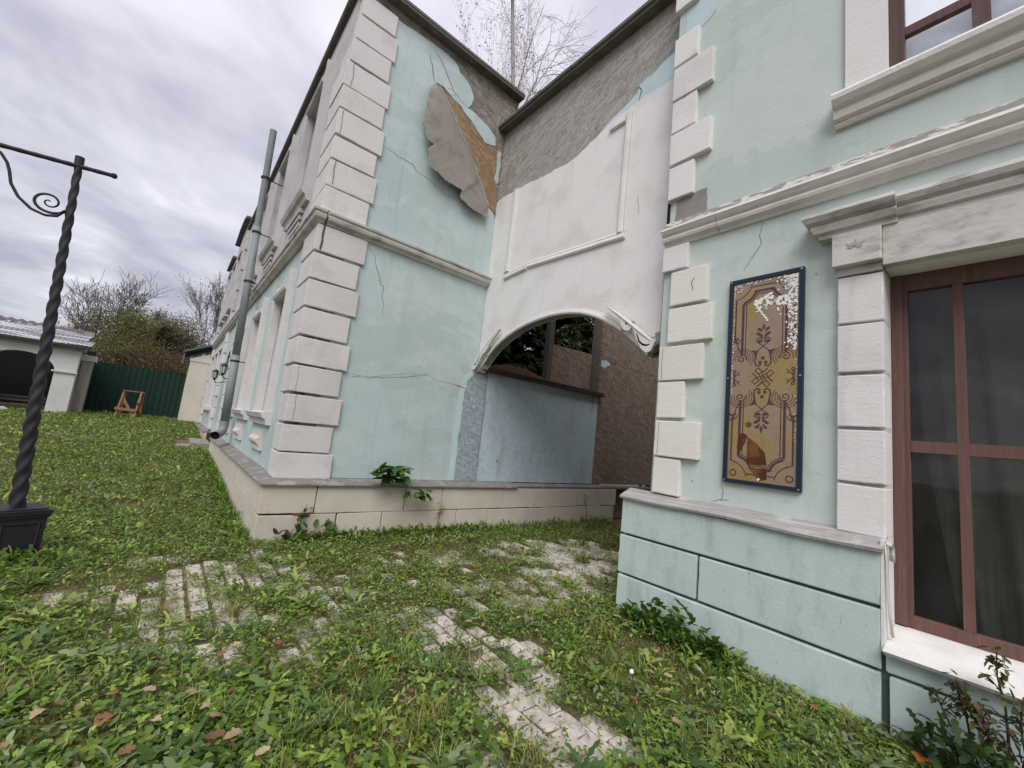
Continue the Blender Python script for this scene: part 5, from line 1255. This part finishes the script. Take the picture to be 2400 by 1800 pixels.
def field(x, y, f, o=0):
    s = 0; amp = 1; tot = 0
    for k in range(5):
        a = ph[(k + o) % 14]; c, s_ = math.cos(a[0]), math.sin(a[0])
        s = s + amp * np.sin((x * c + y * s_) * f + a[1]) * np.sin((y * c - x * s_) * f * 1.13 + a[2]); tot += amp; amp *= .7; f *= 1.7
    return s / tot
def barefac(x, y):
    d = np.full(len(x), 9.0)
    for a, b, r in PATCH: d = np.minimum(d, np.hypot((x - a), (y - b)) / (r * 1.08) + .26 * np.sin(x * 31 + y * 17) * np.sin(y * 29 - x * 13) + .15 * np.sin(x * 71 - y * 43))
    f = np.clip((d - .8) / .5, 0, 1)
    pw, pl, tg = lay(x, y)
    i = np.round(x / pw); jx = np.abs(x / pw - i); q = (y - .6 - np.where(i % 2 == 0, 0, pl / 2)) / pl; jy = np.abs(q - np.round(q))
    joint = np.where(tg, (jx > .47) | (jy > .475), (jx > .42) | (jy > .43))                        # weeds root in the joints
    j = np.round(q); hsh = np.abs(np.sin(i * 12.9898 + j * 78.233) * 43758.5453) % 1     # each stone lies bare or half swallowed on its own
    thr = np.where((y < 2.1) & (x > 1.55) & (x < 2.2), .80, np.where(x > 3.3, .50, .44))
    cov = np.where(hsh < thr, .015, np.where(hsh < thr + .15, .35, 1.0)) + .08 * (np.sin(x * 57 + i) * np.sin(y * 63 - j) > .3)
    return np.maximum(f, np.where(joint, .55, cov))
def near(x, y):
    d = np.full(len(x), 9.0)
    for a, b, r in PATCH: d = np.minimum(d, np.hypot(x - a, y - b) - r)
    pw, pl, tg = lay(x, y)
    i = np.round(x / pw); j = np.round((y - .6 - np.where(i % 2 == 0, 0, pl / 2)) / pl); hsh = np.abs(np.sin(i * 12.9898 + j * 78.233) * 43758.5453) % 1
    return np.maximum(np.clip(d / .22, 0, 1), np.where(hsh > .6, .55, 0))
def dry(x, y):
    z = np.clip((x - .1) * 1.2, 0, 1) * np.clip((4.6 - x) * .8, 0, 1) * np.clip((y - 1.3) * 1.2, 0, 1) * np.clip((5.0 - y) * 1.0, 0, 1)
    return np.clip(field(x, y, 1.5, 11) * 1.7 + .42 * z - .12, 0, 1)
def scatter(n_per, d0, d1, seed, keep=None, sparse=True):
    R = np.random.default_rng(seed)
    x0, x1, y0, y1 = max(-11, -d1), min(7.5, d1), max(-1, -d1), min(24.4, d1)
    N = int(n_per * (x1 - x0) * (y1 - y0)); x = R.uniform(x0, x1, N); y = R.uniform(y0, y1, N); d = np.hypot(x, y)
    ok = (d >= d0) & (d < d1) & infield(x, y)
    x, y = x[ok], y[ok]
    if sparse:
        ok = R.random(len(x)) < barefac(x, y) * np.clip(1.0 - .45 * np.clip((x - 2.8) * .9, 0, 1) * np.clip((y - 2.6) * 1.2, 0, 1), 0, 1)
        x, y = x[ok], y[ok]
    if keep is not None:
        ok = R.random(len(x)) < np.clip(keep(x, y), 0, 1); x, y = x[ok], y[ok]
    return x, y, R
GREENS = [lin(114, 140, 56), lin(86, 117, 41), lin(139, 160, 73), lin(101, 125, 62), lin(156, 170, 90)]
COOL = [lin(98, 120, 72), lin(132, 146, 104), lin(74, 100, 52)]
YEL = [lin(134, 126, 66), lin(148, 134, 78), lin(114, 114, 56), lin(160, 142, 96)]
BRN = [lin(132, 112, 72), lin(112, 96, 58), lin(150, 130, 92), lin(104, 104, 56)]
parts_ = {'clover': [], 'broad': [], 'blade': [], 'small': []}
def put(kind, P, yaw, pitch, roll, L, Wd, col): parts_[kind].append((P, yaw, pitch, roll, L, Wd, col))
lush = lambda x, y: 1 - .82 * dry(x, y)
# clover leaflets in threes
for dens, a, b, sc_ in ((900, 0, 4.2, 1.0), (480, 4.2, 7.5, 1.05), (160, 7.5, 13, 1.3)):
    x, y, R = scatter(dens, a, b, 100 + int(b), lambda x, y: (.5 + 1.2 * field(x, y, 1.6, 2)) * lush(x, y))
    n = len(x); h = R.uniform(.015, .065, n); yw = R.uniform(0, 6.28, n); c = colmix(n, GREENS[:3] + COOL[:1], R, .25); sz = R.uniform(.015, .026, n) * sc_ * (1 + .45 * np.clip(1.6 - x, 0, 1) * np.clip(3.4 - y, 0, 1))
    for k in range(3):
        P = np.stack([x, y, gzv(x, y) + h], 1)
        put('clover', P, yw + k * 2.09, R.normal(.05, .3, n), R.normal(0, .25, n), sz, sz * R.uniform(.85, 1.05, n), c * R.uniform(.9, 1.1, (n, 1)))
# broad and jagged rosette leaves
for dens, a, b, sc_ in ((58, 0, 4.2, .95), (34, 4.2, 8.5, 1.0), (9, 8.5, 24, 1.2)):
    x, y, R = scatter(dens, a, b, 200 + int(b), lambda x, y: ((.5 + 1.2 * field(x, y, 1.1, 5)) * lush(x, y) + .15) * (.15 + .85 * near(x, y)))
    n0 = len(x); c0 = colmix(n0, GREENS + COOL, R, .2); s0 = R.uniform(.7, 1.25, n0)
    for k in range(8):
        m_ = R.random(n0) < .8; n = m_.sum(); xx = x[m_] + R.normal(0, .012, n); yy2 = y[m_] + R.normal(0, .012, n)
        P = np.stack([xx, yy2, gzv(xx, yy2) + R.uniform(.0, .035, n)], 1)
        put('broad', P, k * .8 + R.normal(0, .3, n) + x[m_] * 9, R.uniform(.08, .8, n), R.normal(0, .25, n), R.uniform(.07, .15, n) * sc_ * s0[m_], R.uniform(.026, .048, n) * sc_ * s0[m_], c0[m_] * R.uniform(.8, 1.2, (n, 1)))
# small pointed leaves filling the mat
for dens, a, b, sc_ in ((3900, 0, 4.2, .85), (2700, 4.2, 8.0, .95), (1000, 8.0, 14, 1.2), (380, 14, 24.4, 1.8)):
    x, y, R = scatter(dens, a, b, 300 + int(b), lush)
    n = len(x); fy = field(x, y, .9, 7); c = colmix(n, GREENS + COOL, R, .3) * (1 + .22 * field(x, y, 2.3, 1))[:, None]
    yl = R.random(n) < np.clip(.07 + .5 * (fy - .15), .02, .5); c[yl] = colmix(yl.sum(), YEL, R, .2)
    bl = R.random(n) < .05; c[bl] = colmix(bl.sum(), BRN, R, .25)
    P = np.stack([x, y, gzv(x, y) + R.uniform(.0, .05, n)], 1)
    put('small', P, R.uniform(0, 6.28, n), R.uniform(-.3, .9, n), R.normal(0, .5, n), R.uniform(.026, .062, n) * sc_ * (.6 + .4 * near(x, y)), R.uniform(.012, .030, n) * sc_ * (.6 + .4 * near(x, y)), c)
# grass blades, in tufts and loose
for dens, a, b, sc_ in ((900, 0, 4.2, .9), (1050, 4.2, 8.0, 1.0), (800, 8, 14, 1.4), (380, 14, 24.4, 2.0)):
    x, y, R = scatter(dens, a, b, 400 + int(b), lambda x, y: .55 + 1.3 * field(x, y, 1.3, 9))
    n = len(x); fy = field(x, y, .8, 3) + .5 * dry(x, y); c = colmix(n, GREENS + YEL[2:3], R, .25)
    yl = R.random(n) < np.clip(.15 + .6 * (fy - .1), .05, .8); c[yl] = colmix(yl.sum(), YEL, R, .2)
    P = np.stack([x, y, gzv(x, y)], 1)
    put('blade', P, R.uniform(0, 6.28, n), R.uniform(.25, 1.3, n), R.normal(0, .2, n), R.uniform(.04, .12, n) * (.7 + .3 * sc_) * (.35 + .65 * near(x, y)), R.uniform(.003, .006, n) * sc_, c)
# short parched grass where the mat thins out
for dens, a, b, sc_ in ((4600, 0, 4.2, 1.0), (3000, 4.2, 7.5, 1.15)):
    x, y, R = scatter(dens, a, b, 450 + int(b), lambda x, y: .12 + 1.1 * dry(x, y))
    n = len(x); c = colmix(n, BRN + YEL[:3] + GREENS[:2], R, .25)
    put('blade', np.stack([x, y, gzv(x, y) - .004], 1), R.uniform(0, 6.28, n), R.uniform(.05, .9, n), R.normal(0, .3, n), R.uniform(.025, .08, n) * sc_, R.uniform(.002, .004, n) * sc_, c)
x, y, R = scatter(5, 0, 9, 500, near); tx = []
for a, b in zip(x, y):
    k = R.integers(25, 55); tx.append(np.stack([a + R.normal(0, .03, k), b + R.normal(0, .03, k), np.full(k, R.random())], 1))
for a, b in ((1.35, 2.9), (1.42, 2.55), (1.15, 2.35), (1.3, 1.95), (1.0, 2.1), (.45, 2.5), (2.35, 1.1), (2.6, .75), (.2, 3.9), (.6, 3.75), (-.45, 3.4), (.05, 3.62), (.9, 2.2), (1.15, 1.9), (.7, 2.15), (-.4, 3.1), (-.55, 5.3), (2.9, 2.6), (2.75, 3.3), (2.2, 3.4), (3.0, 2.2)):
    k = 90; tx.append(np.stack([a + R.normal(0, .05, k), b + R.normal(0, .05, k), np.full(k, R.uniform(.3, 1))], 1))
T_ = np.concatenate(tx); ok = infield(T_[:, 0], T_[:, 1], .4); T_ = T_[ok]; n = len(T_)
c = colmix(n, GREENS, R, .2); yl = T_[:, 2] > .62; c[yl] = colmix(yl.sum(), YEL + GREENS[:1], R, .2)
put('blade', np.stack([T_[:, 0], T_[:, 1], gzv(T_[:, 0], T_[:, 1])], 1), R.uniform(0, 6.28, n), R.uniform(.5, 1.35, n), R.normal(0, .2, n), R.uniform(.07, .18, n), R.uniform(.003, .006, n), c)
# taller weeds along the foot of the walls
wx = [np.stack([Rg.uniform(1.3, 4.2, 900), 5.56 - np.abs(Rg.normal(0, .07, 900))], 1), np.stack([3.54 - np.abs(Rg.normal(0, .09, 900)), Rg.uniform(1.35, 2.3, 900)], 1),
      np.stack([.93 - np.abs(Rg.normal(0, .08, 1300)), Rg.uniform(5.7, 13, 1300)], 1), np.stack([-.9 + Rg.normal(0, .3, 500), 5.4 + Rg.normal(0, .14, 500)], 1), np.stack([Rg.uniform(4.2, 7.5, 260), 5.56 - np.abs(Rg.normal(0, .06, 260))], 1)]
Wp = np.concatenate(wx); n = len(Wp); P = np.stack([Wp[:, 0], Wp[:, 1], gzv(Wp[:, 0], Wp[:, 1]) + Rg.uniform(0, .07, n)], 1)
put('broad', P, Rg.uniform(0, 6.28, n), Rg.uniform(.1, 1.2, n), Rg.normal(0, .3, n), Rg.uniform(.05, .13, n), Rg.uniform(.02, .045, n), colmix(n, GREENS[:4] + [lin(66, 98, 42), lin(74, 110, 48)], Rg, .2))
def flush(kind, name, label, cat, tm):
    L = parts_[kind]; cat_ = [np.concatenate([l[i] for l in L]) for i in range(7)]
    o = leaf_mesh(name, *cat_[:6], *tm, cat_[6], M['leaf'])
    tag(o, label, cat, kind='stuff')
flush('clover', 'clover', 'clover leaves carpeting the yard', 'clover', OVAL)
flush('broad', 'broadleaf_weeds', 'dandelion-like weed leaves scattered over the yard', 'weeds', JAG)
flush('small', 'ground_cover', 'small green leaves matting the ground', 'ground cover', DIAM)
flush('blade', 'grass', 'grass blades and tufts growing through the yard', 'grass', BLADE)

# ------------------------------------------------------------------ single plants
def leafy(name, label, cat, base, leaves, stems, cols, tm=OVAL, seed=1, grp=None, mat='leaf', smat='stem'):
    """leaves: list of (pos, yaw, pitch, L, W)"""
    t = thing(name, label, cat, base, grp); R = np.random.default_rng(seed); n = len(leaves)
    for s in stems: MB().tube(s[0], s[1], 5).build('stem', M[smat], t)
    P = np.array([l[0] for l in leaves]); A_ = np.array([l[1:] for l in leaves])
    leaf_mesh('leaves', P, A_[:, 0], A_[:, 1], R.normal(0, .3, n), A_[:, 2], A_[:, 3], *tm, colmix(n, cols, R, .18), M[mat], t)
    return t
BIGLEAF = ([(0, .02, 0), (0, -.02, 0), (.12, .30, .03), (.12, -.30, .03), (.3, .48, .06), (.3, -.48, .06), (.42, .36, .05), (.42, -.36, .05), (.6, .40, .03), (.6, -.40, .03), (.8, .18, -.02), (.8, -.18, -.02), (1, 0, -.10), (.3, 0, 0), (.6, 0, -.01)],
           [(0, 1, 3, 13, 2), (2, 13, 4), (3, 5, 13), (4, 13, 14, 6), (13, 5, 7, 14), (6, 14, 8), (14, 7, 9), (8, 14, 10), (14, 9, 11), (10, 14, 12), (14, 11, 12)])
r10 = random.Random(10)
lv = []
for k in range(46):
    a = r10.uniform(0, 6.28); q = r10.random()
    lv.append(((2.50 + .24 * math.cos(a) * q + .0, 5.54 - .10 * r10.random(), .80 + r10.uniform(-.06, .16)), r10.choice([-math.pi / 2, -math.pi * .75, -math.pi * .25, math.pi, 0]) + r10.uniform(-.5, .5), r10.uniform(-.7, .5), r10.uniform(.13, .24), r10.uniform(.11, .19)))
for k in range(16): lv.append(((2.72 + .40 * r10.random() ** 1.0, 5.50 - .06 * r10.random(), .66 - .10 * r10.random()), r10.uniform(-2.8, -.4), r10.uniform(-1.0, .0), r10.uniform(.10, .17), r10.uniform(.08, .13)))
leafy('raspberry_plant', 'leafy green raspberry shoot sprouting from the stone base ledge', 'plant', (2.5, 5.6, .68), lv, [([(2.52, 5.64, .70), (2.5, 5.56, .80), (2.46, 5.5, .93)], [.008, .006, .004]), ([(2.52, 5.64, .70), (2.65, 5.52, .74), (2.85, 5.48, .66), (3.08, 5.47, .58)], [.007, .006, .005, .003])],
      [lin(52, 88, 44), lin(66, 104, 52), lin(44, 76, 38), lin(84, 116, 58)], BIGLEAF, 61)
lv = []
for k in range(26):
    z = .06 + .36 * r10.random(); lv.append(((1.47 + .05 * math.sin(z * 20) + r10.uniform(-.03, .03), 5.575 + r10.uniform(-.03, .01), z), r10.uniform(0, 6.28), r10.uniform(-.3, .8), r10.uniform(.05, .09), r10.uniform(.03, .055)))
for k in range(24): lv.append(((1.18 + .75 * r10.random(), 5.56 - .06 * r10.random(), .03 + .14 * r10.random()), r10.uniform(0, 6.28), r10.uniform(.1, 1.2), r10.uniform(.08, .15), r10.uniform(.05, .08)))
leafy('nettle_plant', 'green nettle climbing the corner of the stone base', 'plant', (1.48, 5.58, 0), lv, [([(1.50, 5.58, 0), (1.45, 5.585, .2), (1.50, 5.58, .44)], [.007, .006, .003])], [lin(58, 96, 42), lin(46, 80, 36), lin(76, 112, 54)], BIGLEAF, 62)
lv = [((3.40 + r10.uniform(-.05, .05), 5.585, .16 + .30 * r10.random()), r10.uniform(0, 6.28), r10.uniform(-.5, .8), r10.uniform(.03, .06), r10.uniform(.015, .03)) for k in range(22)]
leafy('yellow_sprig', 'yellowing sprig standing against the stone base', 'plant', (3.4, 5.59, 0), lv, [([(3.38, 5.59, 0), (3.40, 5.595, .25), (3.43, 5.59, .46)], [.004, .004, .002])], [lin(170, 158, 72), lin(150, 150, 80), lin(186, 172, 90)], OVAL, 63)
lv = [((6.72 + r10.uniform(-.10, .10), 5.585, .35 + .25 * r10.random()), r10.uniform(0, 6.28), r10.uniform(-.5, .8), r10.uniform(.03, .06), r10.uniform(.012, .022)) for k in range(14)]
leafy('dry_stalk', 'thin dry stalk against the far end of the stone base', 'plant', (6.75, 5.59, 0), lv, [([(6.85, 5.59, .0), (6.8, 5.59, .25), (6.68, 5.585, .6)], [.005, .005, .003])], [lin(92, 86, 66), lin(110, 100, 80)], OVAL, 64)
# big leafy clump at the mint building's base
lv = []
for k in range(240):
    y = 1.35 + .95 * r10.random(); hgt = .26 * math.sin(math.pi * min(1, (2.32 - y) / .95)) ** .6
    lv.append(((3.54 - .16 * r10.random(), y, .02 + hgt * r10.random()), r10.uniform(1.8, 4.6), r10.uniform(-.2, 1.0), r10.uniform(.06, .11), r10.uniform(.035, .06)))
leafy('broadleaf_clump', 'low clump of broad green leaves at the foot of the mint base', 'plant', (3.45, 1.8, 0), lv, [], [lin(58, 94, 40), lin(48, 80, 34), lin(74, 110, 50), lin(86, 120, 60)], OVAL, 65)
# withered weed in front of the sill
def weed():
    stems = []; lv = []
    base = (3.44, .14, -.02)
    for tgt, nl in (((3.42, .10, .70), 60), ((3.43, .245, .50), 60), ((3.45, .33, .40), 24), ((3.44, .02, .52), 22), ((3.42, -.03, .33), 30), ((3.40, .17, .42), 46)):
        p0 = Vector((3.46 + r10.uniform(-.03, .03), .10 + r10.uniform(-.08, .08), -.02)); p1 = Vector(tgt); pts = []
        for i in range(7):
            t = i / 6; pts.append(tuple(p0.lerp(p1, t) + Vector((r10.uniform(-.015, .015), r10.uniform(-.02, .02), 0)) * math.sin(math.pi * t)))
        stems.append((pts, [.009 - .006 * i / 6 for i in range(7)]))
        for k in range(4):
            t = r10.uniform(.35, .9); q = p0.lerp(p1, t); e_ = q + Vector((r10.uniform(-.05, .03), r10.uniform(-.12, .12), r10.uniform(0, .08)))
            stems.append(([tuple(q), tuple(q.lerp(e_, .5) + Vector((0, 0, .02))), tuple(e_)], [.004, .003, .002]))
            for _ in range(4): lv.append(((e_.x + r10.uniform(-.02, .02), e_.y + r10.uniform(-.02, .02), e_.z + r10.uniform(-.03, .02)), r10.uniform(0, 6.28), r10.uniform(-1.3, .2), r10.uniform(.02, .045), r10.uniform(.010, .022)))
        for _ in range(nl):
            t = 1 - .3 * r10.random() ** 1.4; q = p0.lerp(p1, t)
            lv.append(((q.x + r10.uniform(-.02, .02), q.y + r10.uniform(-.03, .03), q.z + r10.uniform(-.03, .03)), r10.uniform(0, 6.28), r10.uniform(-1.3, .5), r10.uniform(.03, .06), r10.uniform(.014, .03)))
    leafy('withered_weed', 'withered brown-green weed in front of the white window sill', 'plant', base, lv, stems, [lin(66, 70, 44), lin(54, 50, 38), lin(84, 96, 52), lin(92, 70, 46)], OVAL, 66)
    lv2 = [((3.46 - .16 * r10.random(), .02 + .40 * r10.random(), .02 + .20 * r10.random()), r10.uniform(0, 6.28), r10.uniform(-.2, 1.2), r10.uniform(.07, .14), r10.uniform(.03, .05)) for _ in range(150)]
    leafy('fern_like_weed', 'dark green feathery weed below the withered weed', 'plant', (3.4, .2, 0), lv2, [], [lin(46, 68, 36), lin(60, 84, 44), lin(38, 56, 32)], JAG, 67)
weed()
# spent dandelion
fl = thing('dandelion', 'single white seed head on a dark stalk in the grass', 'flower', (2.477, 1.531, 0))
MB().tube([(2.477, 1.531, 0), (2.466, 1.545, .07), (2.455, 1.56, .155)], .003, 5).build('stalk', M['stem'], fl)
bm = bmesh.new(); bmesh.ops.create_icosphere(bm, subdivisions=2, radius=.014)
for v in bm.verts: v.co.x *= 1.2; v.co *= r10.uniform(.9, 1.1)
me = bpy.data.meshes.new('seed_head'); bm.to_mesh(me); bm.free(); me.materials.append(M['flakewhite'])
o = bpy.data.objects.new('seed_head', me); COL.objects.link(o); o.parent = fl; o.location = Vector((2.455, 1.56, .163)) - ORG[fl]

# fallen leaves
FLV = [(-.33, 3.08), (-.16, 2.87), (-.22, 2.83), (.03, 2.86), (.16, 2.81), (.32, 2.69), (.49, 2.61), (.38, 2.54), (.01, 2.64), (.19, 2.53), (.4, 2.44), (.39, 2.28), (.46, 2.26), (.1, 2.36), (.55, 2.09), (-.28, 2.62), (.77, 3.0), (.55, 3.09), (.48, 3.03), (2.52, 3.96), (2.06, 2.76), (1.55, 2.77), (1.56, 1.88), (2.5, 1.88), (2.82, 1.52), (2.37, 1.48), (2.6, 1.42), (2.64, 3.13), (1.34, 2.53), (3.17, 1.27), (2.41, 1.23), (2.99, .96), (3.05, 1.75), (3.34, .85), (3.38, .37), (3.44, .95)]
SPECIAL = {8: ('large pinkish brown dry leaf lying flat in the left foreground grass', .085), 12: ('curled russet oak-like leaf beside a paler one in the foreground', .075), 11: ('pale tan dry leaf next to a russet one in the foreground', .08), 0: ('folded tan dry leaf at the left edge of the grass', .08),
           16: ('reddish dry leaf on the paving left of centre', .055), 34: ('large orange leaf at the foot of the mint wall', .11), 14: ('round pinkish leaf near the bottom edge left of centre', .06), 13: ('twisted yellow-tan leaf with a stalk at the bottom edge', .07), 25: ('red-brown leaf at the foot of the white seed head', .05)}
NEARLBL = {1: 'small dry leaf just right of the folded tan leaf at the left edge', 2: 'small dry leaf to the lower right of the folded tan leaf', 3: 'small dry leaf above the large pinkish brown leaf', 4: 'middle leaf of the loose row in the left foreground clover',
 5: 'rounded russet leaf alone in the left foreground clover', 6: 'pale small leaf at the right end of the left foreground row', 7: 'small dry leaf just below the rounded russet leaf', 9: 'pale curled leaf right of the large pinkish brown leaf', 10: 'dry leaf just above the pair of leaves in the foreground',
 15: 'dry leaf at the left edge near the bottom corner', 17: 'dry leaf on broken paving just left of the reddish leaf', 18: 'dry leaf on bare ground below the left paving', 19: 'small red-brown leaf in the grass before the stone base', 20: 'orange-brown leaf on the paving in the middle of the yard',
 21: 'dry leaf in the grass left of the middle paving', 22: 'orange leaf left of the nearest strip of paving', 23: 'dry leaf in the grass beyond the white seed head', 24: 'dry leaf between the white seed head and the mint base', 26: 'dry leaf to the right of the red-brown leaf by the seed head',
 27: 'dry leaf in the grass between paving and the mint base corner', 28: 'dry leaf by a dry grass tuft in the centre foreground', 29: 'dry leaf near the weeds at the foot of the mint base', 30: 'dry leaf in yellow grass nearer than the seed head', 31: 'dry leaf in the grass near the bottom right',
 32: 'dry leaf in front of the broad leafy clump', 33: 'dry leaf against the foot of the mint wall', 35: 'dry leaf at the mint wall foot, farther along from the window'}
DRY = [lin(160, 134, 104), lin(118, 92, 68), lin(172, 148, 118), lin(138, 100, 70), lin(178, 160, 128)]
for i, (x, y) in enumerate(FLV):
    R = random.Random(900 + i); L = SPECIAL[i][1] if i in SPECIAL else R.uniform(.042, .065); n = 7
    V = []; yaw = R.uniform(0, 6.28); fold_ = R.uniform(.1, .5); curl_ = R.uniform(-.5, .5)
    for k in range(n + 1):
        t = k / n; wd = L * .33 * math.sin(math.pi * min(1, t * .9 + .06)) ** .8 * (1 + .34 * (k % 2)) * R.uniform(.8, 1.15)
        for s_ in (-1, 0, 1):
            a = L * (t - .5); b = wd * s_; z = abs(s_) * wd * fold_ + curl_ * L * (t - .5) ** 2 * 1.5 + .07 + R.uniform(-.004, .004)
            V.append((x + a * math.cos(yaw) - b * math.sin(yaw), y + a * math.sin(yaw) + b * math.cos(yaw), z))
    F = [(3 * k + j, 3 * k + j + 1, 3 * k + j + 4, 3 * k + j + 3) for k in range(n) for j in range(2)]
    o = mesh_obj('fallen_leaf', V, F, M['dryleaf'], None, True)
    c = DRY[i % 5] if i != 34 else lin(190, 120, 50)
    if i in (16, 25): c = lin(132, 84, 66)
    a_ = o.data.attributes.new('col', 'FLOAT_COLOR', 'POINT'); a_.data.foreach_set('color', np.tile(np.append(c * R.uniform(.85, 1.15), 1), len(V)).astype(np.float32))
    tag(o, SPECIAL[i][0] if i in SPECIAL else NEARLBL[i], 'leaf', 'dry leaves fallen on the ground')
